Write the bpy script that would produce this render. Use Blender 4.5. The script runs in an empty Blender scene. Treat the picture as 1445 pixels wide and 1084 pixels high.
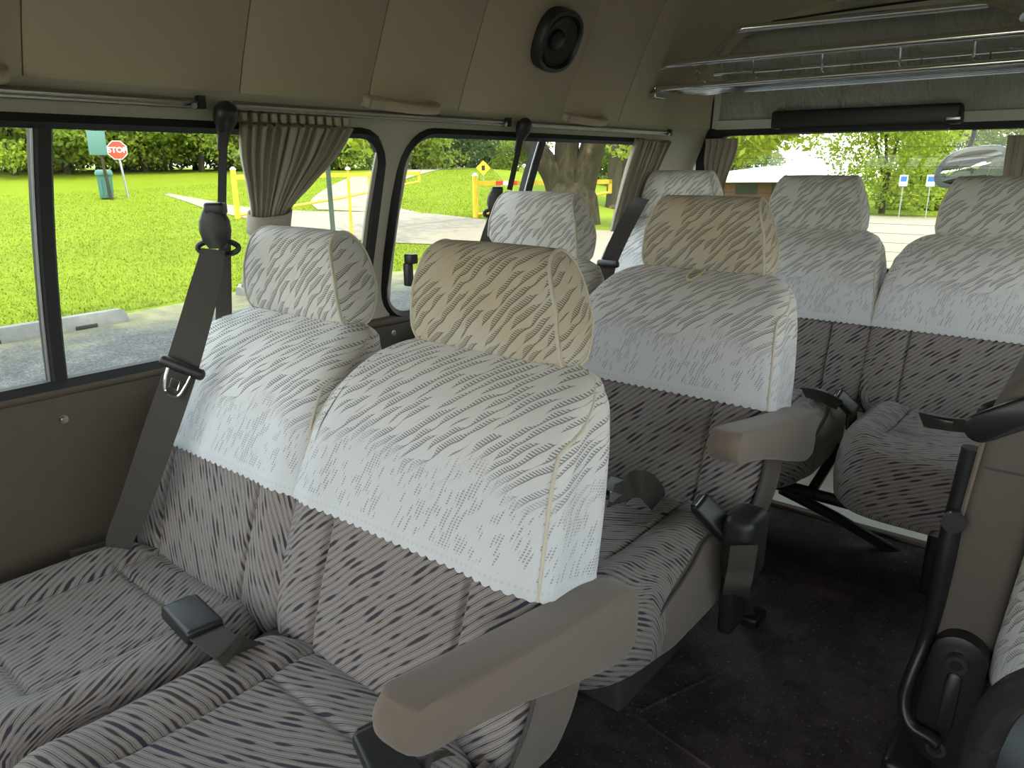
import bpy, bmesh, math, random
import numpy as np
from mathutils import Vector, Matrix, noise as mnoise
random.seed(7); rng = np.random.default_rng(11)
S = bpy.context.scene
COL = S.collection
R = math.radians
UP = 0.96                     # everything is laid out with the eye at z = 0; the last lines lift it so that the floor is z = 0

# ------------------------------------------------------------------ camera, sky, sun, exposure
F_PX, YAW, PITCH, ROLL = 1054.15, 0.6799, 0.2856, -0.0027
cy_, sy_, cp_, sp_ = math.cos(YAW), math.sin(YAW), math.cos(PITCH), math.sin(PITCH)
FWD = np.array([-sy_*cp_, cy_*cp_, -sp_]); RT = np.array([cy_, sy_, 0.0]); UPV = np.cross(RT, FWD)
RT, UPV = math.cos(ROLL)*RT + math.sin(ROLL)*UPV, -math.sin(ROLL)*RT + math.cos(ROLL)*UPV
cam = bpy.data.cameras.new('camera'); camo = bpy.data.objects.new('camera', cam); COL.objects.link(camo)
cam.sensor_fit = 'HORIZONTAL'; cam.sensor_width = 36; cam.lens = F_PX*36/1445; cam.clip_start = .01; cam.clip_end = 600
m = Matrix.Identity(4)
for i in range(3): m[i][0], m[i][1], m[i][2] = RT[i], UPV[i], -FWD[i]
camo.matrix_world = m; S.camera = camo
S.view_settings.view_transform = 'Standard'; S.view_settings.look = 'None'
S.view_settings.gamma = 1; S.view_settings.use_curve_mapping = False
S.view_settings.exposure = 0.0
SKY_STRENGTH, SUN_STRENGTH = 4.4, 5.4
w = bpy.data.worlds.new('sky'); S.world = w; w.use_nodes = True
nt = w.node_tree; nt.nodes.clear()
tc = nt.nodes.new('ShaderNodeTexCoord'); sx = nt.nodes.new('ShaderNodeSeparateXYZ'); rp = nt.nodes.new('ShaderNodeValToRGB')
bg = nt.nodes.new('ShaderNodeBackground'); wo = nt.nodes.new('ShaderNodeOutputWorld')
nt.links.new(tc.outputs['Generated'], sx.inputs[0]); nt.links.new(sx.outputs['Z'], rp.inputs[0])
rp.color_ramp.elements[0].color = (1, .985, .95, 1); rp.color_ramp.elements[0].position = 0.0
rp.color_ramp.elements[1].color = (.74, .87, 1.0, 1); rp.color_ramp.elements[1].position = .6
nt.links.new(rp.outputs[0], bg.inputs[0]); bg.inputs[1].default_value = SKY_STRENGTH
nt.links.new(bg.outputs[0], wo.inputs[0])
sl = bpy.data.lights.new('sun', 'SUN'); sl.energy = SUN_STRENGTH; sl.angle = R(1.0); sl.color = (1, .93, .78)
so = bpy.data.objects.new('sun', sl); COL.objects.link(so)
so.rotation_euler = (R(25), 0, R(62))      # high sun, from the side of the van away from the windows in view
S.cycles.use_denoising = True
S.cycles.max_bounces = 10; S.cycles.diffuse_bounces = 5; S.cycles.transparent_max_bounces = 24
S.cycles.caustics_reflective = False; S.cycles.caustics_refractive = False

def ray(u, v): return (u-722.5)/F_PX*RT - (v-542)/F_PX*UPV + FWD
def at(u, v, **k):
    (ax, val), = k.items(); d = ray(u, v); return d*val/d['xyz'.index(ax)]
def atr(u, v, r): d = ray(u, v); return d*r/math.hypot(d[0], d[1])

# ------------------------------------------------------------------ materials
MATS = {}
class NB:
    def __init__(s, name):
        s.m = bpy.data.materials.new(name); s.m.use_nodes = True; s.t = s.m.node_tree; s.t.nodes.clear()
        s.out = s.n('ShaderNodeOutputMaterial'); s.b = s.n('ShaderNodeBsdfPrincipled'); s.l(s.b.outputs[0], s.out.inputs[0])
        MATS[name] = s.m
    def n(s, t): return s.t.nodes.new(t)
    def l(s, a, b): s.t.links.new(a, b)
    def put(s, sock, v):
        if hasattr(v, 'links'): s.l(v, sock)
        else: sock.default_value = v
    def math(s, op, a, b=0.0, c=0.0, clamp=False):
        n = s.n('ShaderNodeMath'); n.operation = op; n.use_clamp = clamp
        for i, v in enumerate((a, b, c)): s.put(n.inputs[i], v)
        return n.outputs[0]
    def sstep(s, lo, hi, x):
        n = s.n('ShaderNodeMapRange'); n.interpolation_type = 'SMOOTHSTEP'
        s.put(n.inputs['Value'], x); s.put(n.inputs['From Min'], lo); s.put(n.inputs['From Max'], hi); return n.outputs[0]
    def comb(s, x, y, z=0.0):
        n = s.n('ShaderNodeCombineXYZ')
        for i, v in enumerate((x, y, z)): s.put(n.inputs[i], v)
        return n.outputs[0]
    def uv(s):
        n = s.n('ShaderNodeUVMap'); q = s.n('ShaderNodeSeparateXYZ'); s.l(n.outputs[0], q.inputs[0]); return n.outputs[0], q.outputs[0], q.outputs[1]
    def obj(s): return s.n('ShaderNodeTexCoord').outputs['Object']
    def noise(s, vec, scale, detail=2.0, rough=.5, dist=0.0):
        n = s.n('ShaderNodeTexNoise'); s.put(n.inputs['Vector'], vec); n.inputs['Scale'].default_value = scale
        n.inputs['Detail'].default_value = detail; n.inputs['Roughness'].default_value = rough; n.inputs['Distortion'].default_value = dist
        return n.outputs[0]
    def mix(s, f, a, b):
        n = s.n('ShaderNodeMix'); n.data_type = 'RGBA'; s.put(n.inputs[0], f); s.put(n.inputs[6], a); s.put(n.inputs[7], b); return n.outputs[2]
    def col(s, v): s.put(s.b.inputs['Base Color'], v)
    def set(s, rough=.5, metal=0.0, spec=.5, sheen=0.0):
        s.b.inputs['Roughness'].default_value = rough; s.b.inputs['Metallic'].default_value = metal
        s.b.inputs['Specular IOR Level'].default_value = spec; s.b.inputs['Sheen Weight'].default_value = sheen
    def bump(s, h, strength=.3, dist=.001):
        n = s.n('ShaderNodeBump'); n.inputs['Strength'].default_value = strength; n.inputs['Distance'].default_value = dist
        s.put(n.inputs['Height'], h); s.l(n.outputs[0], s.b.inputs['Normal'])
def c4(r, g, b): return (r, g, b, 1)

def plain(name, c, rough=.5, metal=0.0, var=.12, scale=60, bump=.0, spec=.5, sheen=0.0):
    a = NB(name); o = a.obj(); f = a.noise(o, scale, 3)
    a.col(a.mix(f, c4(*[x*(1-var) for x in c]), c4(*[min(1, x*(1+var)) for x in c]))); a.set(rough, metal, spec, sheen)
    if bump: a.bump(a.noise(o, scale*6, 2), bump, .001)
    return a.m

def fabric(name):
    a = NB(name); uv, u, v = a.uv()
    wob = a.noise(a.comb(a.math('MULTIPLY', u, 22), a.math('MULTIPLY', v, 12)), 1, 1)
    t = a.math('DIVIDE', a.math('ADD', u, a.math('MULTIPLY', wob, .008)), .0088)
    idn = a.math('FLOOR', t); f = a.math('ABSOLUTE', a.math('SUBTRACT', a.math('FRACT', t), .5))
    ln = a.noise(a.comb(a.math('MULTIPLY', idn, 7.31), a.math('MULTIPLY', v, 30)), 1, 0)
    wd = a.math('ADD', a.math('MULTIPLY', a.sstep(.47, .74, ln), .20), .05)
    msk = a.math('SUBTRACT', 1.0, a.sstep(a.math('SUBTRACT', wd, .04), a.math('ADD', wd, .05), f))
    hue = a.sstep(.45, .55, a.noise(a.comb(a.math('MULTIPLY', idn, 3.7), a.math('MULTIPLY', v, 14), 5.0), 1, 0))
    fine = a.noise(uv, 1100, 2); big = a.noise(uv, 9, 2)
    # second, finer set of thin dark warp lines between the flames
    t2 = a.math('DIVIDE', a.math('ADD', u, a.math('MULTIPLY', wob, .008)), .0044)
    f2 = a.math('ABSOLUTE', a.math('SUBTRACT', a.math('FRACT', t2), .5))
    thin = a.math('MULTIPLY', a.math('SUBTRACT', 1.0, a.sstep(.06, .15, f2)), .45)
    base = a.mix(fine, c4(.140, .122, .112), c4(.43, .382, .355))
    base = a.mix(thin, base, c4(.05, .045, .047))
    dark = a.mix(hue, c4(.028, .024, .048), c4(.048, .028, .027))
    c = a.mix(a.math('MULTIPLY', msk, .93), base, dark)
    a.col(c); a.set(.92, 0, .15, .12)
    a.bump(a.math('SUBTRACT', fine, a.math('MULTIPLY', msk, .5)), .35, .0012)
    return a.m

def lace(name, tint=0.0, tcol=(.56, .45, .30), strokes=1.0):
    a = NB(name); uv, u, v = a.uv()
    ca, sa = math.cos(R(42)), math.sin(R(42))
    wob = a.math('MULTIPLY', a.noise(a.comb(a.math('MULTIPLY', u, 26), a.math('MULTIPLY', v, 26)), 1, 1), .011)
    al = a.math('ADD', a.math('MULTIPLY', u, ca), a.math('MULTIPLY', v, sa))
    ac = a.math('ADD', a.math('SUBTRACT', a.math('MULTIPLY', v, ca), a.math('MULTIPLY', u, sa)), wob)
    # upper field: diagonal comb-like strokes
    t = a.math('DIVIDE', ac, .0115); idn = a.math('FLOOR', t); fr = a.math('FRACT', t)
    ln = a.noise(a.comb(a.math('MULTIPLY', idn, 5.17), a.math('MULTIPLY', al, 24)), 1, 0)
    wd = a.math('MULTIPLY', a.sstep(.36, .58, ln), .66)
    body = a.math('SUBTRACT', 1.0, a.sstep(a.math('SUBTRACT', wd, .03), a.math('ADD', wd, .03), fr))
    hat = a.math('FRACT', a.math('DIVIDE', a.math('ADD', al, a.math('MULTIPLY', ac, .75)), .0038))
    teeth = a.math('SUBTRACT', 1.0, a.sstep(.38, .52, hat))
    edge = a.math('SUBTRACT', 1.0, a.sstep(.10, .2, fr))
    up = a.math('MULTIPLY', body, a.math('MAXIMUM', teeth, a.math('MULTIPLY', edge, .85)))
    # lower field: short upright dashes, thinning towards the hem
    t3 = a.math('DIVIDE', a.math('ADD', a.math('SUBTRACT', u, a.math('MULTIPLY', v, .28)), a.math('MULTIPLY', wob, .6)), .0052); id3 = a.math('FLOOR', t3)
    f3 = a.math('ABSOLUTE', a.math('SUBTRACT', a.math('FRACT', t3), .5))
    l3 = a.noise(a.comb(a.math('MULTIPLY', id3, 4.13), a.math('MULTIPLY', v, 42)), 1, 0)
    patch = a.noise(a.comb(a.math('MULTIPLY', u, 30), a.math('MULTIPLY', v, 22)), 1, 1)
    w3 = a.math('MULTIPLY', a.sstep(.50, .62, a.math('ADD', l3, a.math('MULTIPLY', a.math('SUBTRACT', patch, .5), .35))), .27)
    dash = a.math('SUBTRACT', 1.0, a.sstep(a.math('SUBTRACT', w3, .04), a.math('ADD', w3, .04), f3))
    dots = a.math('SUBTRACT', 1.0, a.sstep(.52, .66, a.math('FRACT', a.math('DIVIDE', v, .0034))))
    low = a.math('MULTIPLY', dash, dots)
    zone = a.sstep(.425, .475, a.math('ADD', v, a.math('MULTIPLY', a.math('SUBTRACT', a.noise(a.comb(a.math('MULTIPLY', u, 14), a.math('MULTIPLY', v, 14)), 1, 1), .5), .12)))
    hemfree = a.sstep(.356, .362, v)
    pat = a.mix(zone, a.math('MULTIPLY', a.math('MULTIPLY', low, hemfree), .75), up)
    r = a.n('ShaderNodeRGBToBW'); a.l(pat, r.inputs[0]); pat = a.math('MULTIPLY', r.outputs[0], strokes, clamp=True)
    hemdots = a.math('MULTIPLY', a.math('SUBTRACT', 1.0, a.sstep(.18, .3, a.math('ABSOLUTE', a.math('SUBTRACT', a.math('FRACT', a.math('DIVIDE', u, .008)), .5)))),
                     a.math('SUBTRACT', 1.0, a.sstep(.0015, .0025, a.math('ABSOLUTE', a.math('SUBTRACT', v, .350)))))
    knit = a.noise(uv, 1500, 1)
    base = a.mix(knit, c4(.55, .553, .57), c4(.70, .705, .72))
    tan_mix = a.math('MULTIPLY', a.math('MULTIPLY', a.math('ADD', a.noise(uv, 11, 3), .45), a.sstep(.38, .56, v)), tint, clamp=True)  # tan tint, mottled by noise and stronger towards the top
    base = a.mix(tan_mix, base, c4(*tcol))
    hole = a.mix(tan_mix, c4(.17, .165, .18), c4(.10, .08, .065))
    c = a.mix(a.math('MULTIPLY', pat, .84), base, hole)
    c = a.mix(a.math('MULTIPLY', hemdots, .25), c, c4(.4, .4, .42))
    a.col(c); a.set(.9, 0, .15, .1)
    a.bump(a.math('SUBTRACT', a.math('MULTIPLY', knit, .35), pat), .6, .0014)
    return a.m

fabric('seat_fabric')
lace('lace_white', .38, (.62, .56, .46)); lace('lace_beige', .42, (.60, .53, .43)); lace('lace_tan', .85, (.50, .41, .28)); lace('lace_greyed', .45, (.50, .46, .38))
plain('seat_vinyl_shaded', (.115, .095, .08), .75, 0, .06, 500, .25, .3, .1)  # seat vinyl again, shade on the folded seat put into its colour
plain('seat_vinyl', (.17, .135, .108), .75, 0, .06, 500, .25, .3, .15)
plain('arm_velour', (.165, .126, .100), .85, 0, .05, 700, .25, .2, .25)
plain('piping_cream', (.55, .50, .40), .8)
plain('piping_dark', (.06, .055, .055), .8)
plain('black_plastic', (.018, .018, .019), .42, 0, .1, 200, .08)
plain('black_rubber', (.012, .012, .012), .6)
plain('black_metal', (.022, .022, .023), .35, .3)
plain('charcoal_metal', (.09, .09, .09), .22, .6)
plain('belt_web', (.062, .054, .047), .8, 0, .2, 900, .3, .3)
plain('chrome', (.80, .80, .80), .12, 1, .03)
plain('rail_steel', (.42, .40, .36), .28, 1, .1)
plain('dull_metal', (.55, .55, .54), .3, 1, .1)
plain('headliner', (.56, .47, .335), .85, 0, .03, 400, .25, .2)
plain('trim_cream', (.46, .42, .34), .6, 0, .03, 100)
plain('handle_plastic', (.50, .40, .31), .5, 0, .05)
plain('door_vinyl', (.115, .095, .072), .6, 0, .10, 40, .2, .35)
plain('tailgate_trim', (.55, .53, .48), .45, 0, .03)
plain('tailgate_dark', (.05, .05, .05), .5)
plain('luggage_floor', (.86, .79, .68), .5, 0, .08, 12)
plain('pedestal_carpet', (.085, .082, .080), .95, 0, .5, 500, .5, .1)
a = NB('carpet'); o = a.obj()
f1 = a.noise(o, 420, 2, .7); f2 = a.sstep(.45, .7, a.noise(o, 9, 4, .7)); f3 = a.sstep(.66, .74, a.noise(o, 260, 1)); f4 = a.sstep(.74, .78, a.noise(o, 150, 0))
c = a.mix(f1, c4(.018, .014, .013), c4(.10, .078, .074)); c = a.mix(a.math('MULTIPLY', f2, a.math('MULTIPLY', f3, .9)), c, c4(.34, .21, .20)); c = a.mix(a.math('MULTIPLY', a.sstep(.42, .62, a.noise(o, 5, 4, .75)), .45), c, c4(.15, .12, .115)); c = a.mix(a.math('MULTIPLY', f4, .35), c, c4(.35, .33, .30))
a.col(c); a.set(.95, 0, .1); a.bump(f1, .8, .004)
a = NB('rear_vinyl'); o = a.obj()
a.col(a.mix(a.noise(o, 5, 4, .6), c4(.33, .315, .285), c4(.46, .44, .405))); a.set(.33, 0, .4)
mp = a.n('ShaderNodeMapping'); a.l(o, mp.inputs[0]); mp.inputs['Scale'].default_value = (14, 6, 5)
a.bump(a.noise(mp.outputs[0], 1.2, 4, .55, 1.6), .9, .03)
a = NB('curtain_cloth'); o = a.obj(); f = a.noise(o, 320, 2)
mp = a.n('ShaderNodeMapping'); a.l(o, mp.inputs[0]); mp.inputs['Scale'].default_value = (900, 900, 90)
a.col(a.mix(a.noise(mp.outputs[0], 1, 2), c4(.38, .34, .28), c4(.58, .53, .45))); a.set(.95, 0, .1); a.bump(f, .3, .001)
tl = a.n('ShaderNodeBsdfTranslucent'); tl.inputs[0].default_value = c4(.42, .36, .27); mx = a.n('ShaderNodeMixShader'); mx.inputs[0].default_value = .22
a.l(a.b.outputs[0], mx.inputs[1]); a.l(tl.outputs[0], mx.inputs[2]); a.l(mx.outputs[0], a.out.inputs[0])
def glass(name, tint, gl=.06):
    a = NB(name); tr = a.n('ShaderNodeBsdfTransparent'); tr.inputs[0].default_value = c4(*tint)
    g = a.n('ShaderNodeBsdfGlossy'); g.inputs['Roughness'].default_value = .0; mx = a.n('ShaderNodeMixShader'); mx.inputs[0].default_value = gl
    a.l(tr.outputs[0], mx.inputs[1]); a.l(g.outputs[0], mx.inputs[2]); a.l(mx.outputs[0], a.out.inputs[0])
glass('window_glass', (.96, .98, .96), .015); glass('rear_glass', (.93, .96, .93), .02)
a = NB('mirror_glass'); a.col(c4(.75, .76, .76)); a.set(.03, 1)
# outdoors
a = NB('lawn'); o = a.obj()
big = a.noise(o, .25, 4, .6); fine = a.noise(o, 9, 4, .7); pile = a.noise(o, 45, 3, .7)
c = a.mix(big, c4(.095, .15, .006), c4(.205, .255, .010)); c = a.mix(a.math('MULTIPLY', a.sstep(.42, .75, fine), .55), c, c4(.33, .36, .015)); c = a.mix(a.math('MULTIPLY', a.sstep(.5, .8, pile), .5), c, c4(.07, .11, .005))
a.col(c); a.set(.9, 0, .1); a.bump(pile, .6, .06)
a = NB('grass_blade'); o = a.obj(); a.col(a.mix(a.noise(o, 1.6, 3, .7), c4(.135, .195, .008), c4(.225, .28, .012))); a.set(.7, 0, .2)
a = NB('asphalt'); o = a.obj(); f = a.noise(o, 38, 5, .85); v = a.n('ShaderNodeTexVoronoi'); a.l(o, v.inputs['Vector']); v.inputs['Scale'].default_value = 26
c = a.mix(a.sstep(.32, .68, f), c4(.030, .031, .032), c4(.145, .142, .136)); c = a.mix(a.math('MULTIPLY', a.sstep(.22, .05, v.outputs['Distance']), .55), c, c4(.30, .29, .27))
sx_ = a.n('ShaderNodeSeparateXYZ'); a.l(o, sx_.inputs[0])
edge = a.sstep(-6.9, -8.6, a.math('ADD', sx_.outputs[0], a.math('MULTIPLY', a.math('SUBTRACT', a.noise(o, 1.4, 4, .7), .5), 2.6)))
c = a.mix(a.math('MULTIPLY', edge, .8), c, a.mix(a.noise(o, 30, 3, .7), c4(.16, .15, .06), c4(.34, .31, .16)))
a.col(c); a.set(.9, 0, .2); a.bump(f, .7, .012)
plain('pale_paving', (.24, .198, .145), .9, 0, .15, 2, .2)
plain('concrete', (.20, .195, .18), .9, 0, .3, 14, .4)
a = NB('bark'); o = a.obj(); mp = a.n('ShaderNodeMapping'); a.l(o, mp.inputs[0]); mp.inputs['Scale'].default_value = (5, 5, 1.2)
f = a.noise(mp.outputs[0], 2.2, 5, .7); c = a.mix(f, c4(.028, .024, .014), c4(.088, .072, .045)); c = a.mix(a.sstep(.60, .68, a.noise(o, 1.1, 3)), c, c4(.19, .14, .09)); a.col(c); a.set(.95, 0, .1); a.bump(f, .8, .05)
def leaf(name, c1, c2, tc):
    a = NB(name); o = a.obj(); a.col(a.mix(a.sstep(.35, .65, a.noise(o, .9, 3, .7)), c4(*c1), c4(*c2))); a.set(.6, 0, .25)
    tl = a.n('ShaderNodeBsdfTranslucent'); tl.inputs[0].default_value = c4(*tc); mx = a.n('ShaderNodeMixShader'); mx.inputs[0].default_value = .35
    a.l(a.b.outputs[0], mx.inputs[1]); a.l(tl.outputs[0], mx.inputs[2]); a.l(mx.outputs[0], a.out.inputs[0])
leaf('leaf_bright', (.13, .20, .015), (.26, .32, .03), (.42, .48, .04))
leaf('leaf_mid', (.10, .155, .02), (.23, .28, .035), (.28, .36, .05))
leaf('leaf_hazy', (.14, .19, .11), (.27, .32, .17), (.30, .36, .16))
leaf('leaf_dark', (.045, .08, .025), (.11, .15, .045), (.13, .18, .05))
plain('gate_yellow', (.72, .47, .02), .45, 0, .08, 8)
plain('sign_red', (.72, .06, .03), .4, 0, .03); plain('sign_white', (.85, .85, .85), .4, 0, .02); plain('sign_yellow', (.85, .50, .02), .4, 0, .03)
plain('sign_blue', (.04, .16, .5), .4, 0, .03); plain('sign_black', (.015, .015, .015), .5)
plain('galvanised', (.40, .41, .42), .4, .7); plain('post_green', (.05, .075, .06), .6); plain('bin_green', (.05, .16, .13), .5, 0, .1, 5); plain('board_green', (.085, .19, .17), .5)
plain('brick_wall', (.20, .10, .08), .9, 0, .2, 9); plain('roof_white', (.80, .79, .75), .7, 0, .05, 3); plain('pavilion_glass', (.05, .06, .07), .15)
plain('mirror_shell', (.35, .36, .37), .35); plain('speaker_cone', (.035, .03, .022), .6); plain('cord_cream', (.6, .52, .3), .8)

# ------------------------------------------------------------------ mesh helpers
def crom(xs, ys, q):
    """Catmull-Rom through (xs, ys), monotone xs"""
    xs, ys = np.asarray(xs, float), np.asarray(ys, float); q = np.clip(q, xs[0], xs[-1])
    mm = np.gradient(ys, xs); i = np.clip(np.searchsorted(xs, q)-1, 0, len(xs)-2)
    h = xs[i+1]-xs[i]; t = (q-xs[i])/h
    return (2*t**3-3*t**2+1)*ys[i]+(t**3-2*t**2+t)*h*mm[i]+(-2*t**3+3*t**2)*ys[i+1]+(t**3-t**2)*h*mm[i+1]
def closed_crom(P, n):
    P = np.asarray(P, float); k = len(P); out = []
    for j in range(n):
        t = j*k/n; i = int(t); f = t-i
        a, b, c, d = P[(i-1) % k], P[i], P[(i+1) % k], P[(i+2) % k]
        out.append(.5*((2*b)+(-a+c)*f+(2*a-5*b+4*c-d)*f*f+(-a+3*b-3*c+d)*f**3))
    return np.array(out)
class MB:
    def __init__(s): s.v = []; s.f = []; s.uv = []
    def add(s, P, F, UV=None):
        o = len(s.v); s.v += [tuple(map(float, p)) for p in P]; s.f += [tuple(o+i for i in f) for f in F]
        s.uv += [tuple(map(float, p)) for p in UV] if UV is not None else [(float(p[0]+p[1]*.3), float(p[2]+p[1]*.3)) for p in P]
        return s
    def grid(s, G, UV=None, flip=False):
        n, k = len(G), len(G[0]); F = []
        for i in range(n-1):
            for j in range(k-1):
                q = (i*k+j, i*k+j+1, (i+1)*k+j+1, (i+1)*k+j); F.append(q[::-1] if flip else q)
        return s.add([p for r in G for p in r], F, [p for r in UV for p in r] if UV is not None else None)
    def loft(s, rings, caps=True, flip=False):
        k = len(rings[0]); F = []
        for i in range(len(rings)-1):
            for j in range(k):
                q = (i*k+j, i*k+(j+1) % k, (i+1)*k+(j+1) % k, (i+1)*k+j); F.append(q[::-1] if flip else q)
        if caps:
            a = tuple(range(k))[::-1]; b = tuple((len(rings)-1)*k+j for j in range(k)); F += [a[::-1], b[::-1]] if flip else [a, b]
        return s.add([p for r in rings for p in r], F)
    def box(s, lo, hi, M=None):
        P = [(x, y, z) for x in (lo[0], hi[0]) for y in (lo[1], hi[1]) for z in (lo[2], hi[2])]
        if M is not None: P = [tuple(M @ Vector(p)) for p in P]
        return s.add(P, [(0, 1, 3, 2), (4, 6, 7, 5), (0, 4, 5, 1), (2, 3, 7, 6), (0, 2, 6, 4), (1, 5, 7, 3)])
    def rbox(s, lo, hi, r=.006, M=None, seg=3):
        """box with rounded edges all round: a loft of rounded rectangles along z"""
        lo, hi = np.array(lo, float), np.array(hi, float); r = min(r, *((hi-lo)*.49)); rings = []
        def rr(ins, z):
            x0, y0, x1, y1 = lo[0]+ins, lo[1]+ins, hi[0]-ins, hi[1]-ins; rad = max(r-ins, 1e-4); q = []
            for cx, cyy, a0 in ((x1-rad, y1-rad, 0), (x0+rad, y1-rad, 90), (x0+rad, y0+rad, 180), (x1-rad, y0+rad, 270)):
                for k in range(seg+1):
                    a = R(a0+90*k/seg); q.append((cx+rad*math.cos(a), cyy+rad*math.sin(a), z))
            return q
        for k in range(seg+1): a = R(90*k/seg); rings.append(rr(r*(1-math.sin(a))*.98, lo[2]+r*(1-math.cos(a))))
        for k in range(seg+1): a = R(90*k/seg); rings.append(rr(r*(1-math.cos(a))*.98, hi[2]-r*(1-math.sin(a))))
        if M is not None: rings = [[tuple(M @ Vector(p)) for p in q] for q in rings]
        return s.loft(rings)
    def tube(s, pts, r, n=8, smooth=0, closed=False):
        P = [np.array(p, float) for p in pts]
        if smooth:
            t = np.arange(len(P)); q = np.linspace(0, len(P)-1, (len(P)-1)*smooth+1); A = np.array(P)
            P = [np.array([crom(t, A[:, i], np.array([x]))[0] for i in range(3)]) for x in q]
        rr = r if hasattr(r, '__len__') else [r]*len(P)
        if len(rr) != len(P): rr = np.interp(np.linspace(0, 1, len(P)), np.linspace(0, 1, len(rr)), rr)
        rings = []; ref = None
        for i, p in enumerate(P):
            d = (P[(i+1) % len(P)] if closed else P[min(i+1, len(P)-1)])-(P[i-1] if closed else P[max(i-1, 0)]); d = d/(np.linalg.norm(d)+1e-12)
            if ref is None: ref = np.array([0, 0, 1.]) if abs(d[2]) < .9 else np.array([1., 0, 0])
            a = np.cross(d, ref); a /= np.linalg.norm(a); b = np.cross(a, d); ref = b
            rings.append([p+rr[i]*(math.cos(t)*a+math.sin(t)*b) for t in np.linspace(0, 2*math.pi, n, endpoint=False)])
        if closed: rings.append(rings[0])
        return s.loft(rings, caps=not closed, flip=True)
    def ribbon(s, pts, wid, wdir, th=.0014, smooth=6):
        """flat strap with thickness following pts; wdir one vector or one per point"""
        A = np.array(pts, float); t = np.arange(len(A)); q = np.linspace(0, len(A)-1, (len(A)-1)*smooth+1)
        W = np.array(wdir, float); W = np.tile(W, (len(A), 1)) if W.ndim == 1 else W; ws = np.array(wid if hasattr(wid, '__len__') else [wid]*len(A), float)
        rings = []
        for x in q:
            p = np.array([crom(t, A[:, i], np.array([x]))[0] for i in range(3)]); e = 1e-2
            d = np.array([crom(t, A[:, i], np.array([min(x+e, t[-1])]))[0]-crom(t, A[:, i], np.array([max(x-e, 0)]))[0] for i in range(3)]); d /= np.linalg.norm(d)+1e-12
            wv = np.array([np.interp(x, t, W[:, i]) for i in range(3)]); wv -= d*(wv@d); wv /= np.linalg.norm(wv)+1e-12
            n = np.cross(d, wv); hw = np.interp(x, t, ws)/2
            rings.append([p-hw*wv-n*th/2, p+hw*wv-n*th/2, p+hw*wv+n*th/2, p-hw*wv+n*th/2])
        return s.loft(rings)
    def build(s, name, mat, parent=None, smooth=True, loc=None, auto=R(40)):
        me = bpy.data.meshes.new(name); me.from_pydata(s.v, [], s.f)
        ul = me.uv_layers.new(name='UVMap'); li = np.zeros(len(me.loops), np.int32); me.loops.foreach_get('vertex_index', li)
        ul.data.foreach_set('uv', np.array(s.uv, np.float32)[li].ravel())
        bm = bmesh.new(); bm.from_mesh(me); bmesh.ops.recalc_face_normals(bm, faces=bm.faces); bm.to_mesh(me); bm.free()
        me.materials.append(MATS[mat])
        if smooth:
            me.polygons.foreach_set('use_smooth', [True]*len(me.polygons))
            if auto: me.set_sharp_from_angle(angle=auto)
        o = bpy.data.objects.new(name, me); COL.objects.link(o)
        if parent is not None: o.parent = parent
        if loc is not None: o.location = loc
        return o
def empty(name, loc=(0, 0, 0), label=None, cat=None, group=None, kind=None):
    o = bpy.data.objects.new(name, None); COL.objects.link(o); o.location = tuple(map(float, loc)); o.empty_display_size = .05
    return tag(o, label, cat, group, kind)
def tag(o, label=None, cat=None, group=None, kind=None):
    for k, v in (('label', label), ('category', cat), ('group', group), ('kind', kind)):
        if v: o[k] = v
    return o
def lbl(o, t): o['label'] = t; return o
def copy_tree(o, parent=None):
    c = o.copy(); COL.objects.link(c)
    if parent is not None: c.parent = parent
    for ch in o.children: copy_tree(ch, c)
    return c
def poly_plate(pts2, frame, th):
    """extruded polygon; frame(a, b, h) -> point"""
    b = MB(); n = len(pts2); P = [frame(a, c, 0) for a, c in pts2]+[frame(a, c, th) for a, c in pts2]
    F = [tuple(range(n))[::-1], tuple(range(n, 2*n))]+[(i, (i+1) % n, n+(i+1) % n, n+i) for i in range(n)]
    return b.add(P, F)

# ------------------------------------------------------------------ van shell
XC = -.46                                                    # middle of the van
WZ = [-.96, -.5, -.36, .09, .13, .29, .42, .50, .56, .60, .615]
WX = [-1.355, -1.345, -1.335, -1.21, -1.192, -1.12, -1.06, -.99, -.87, -.70, XC]
def wallx(z): return float(crom(WZ[:8], WX[:8], np.array([z]))[0])
def wallf(y, z):
    """point on the near wall with its inward normal and the up tangent"""
    p = np.array([wallx(z), y, z]); t = np.array([wallx(z+.01)-wallx(z-.01), 0, .02]); t /= np.linalg.norm(t)
    return p, t, np.array([t[2], 0, -t[0]])
def on(y, z, off=0.0):
    p, t, n = wallf(y, z); return p+n*off
YF, YB = -1.9, 2.60
def gy(z):                                                   # the tailgate leans forward above its window
    return float(np.interp(z, [-.96, .06, .11, .20, .31, .42, .62], [2.62, 2.62, 2.595, 2.53, 2.455, 2.40, 2.34]))
# floor
fl = empty('floor', (0, 0, -.96), kind='structure')
b = MB(); b.box((-1.36, YF, -.99), (.44, 2.05, -.96)); o = b.build('carpet', 'carpet', fl, False); o.location = (0, 0, .96)
b = MB(); b.box((-1.36, 2.05, -.99), (.44, 2.64, -.958)); o = b.build('luggage_floor', 'luggage_floor', fl, False); o.location = (0, 0, .96); lbl(o, 'pale grey luggage floor behind the last row')
b = MB(); b.rbox((-1.36, 2.03, -.97), (.44, 2.055, -.950), .004); o = b.build('edge_strip', 'gate_yellow', fl); o.location = (0, 0, .96); o.data.materials[0] = plain('edge_brown', (.10, .06, .03), .5)
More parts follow.
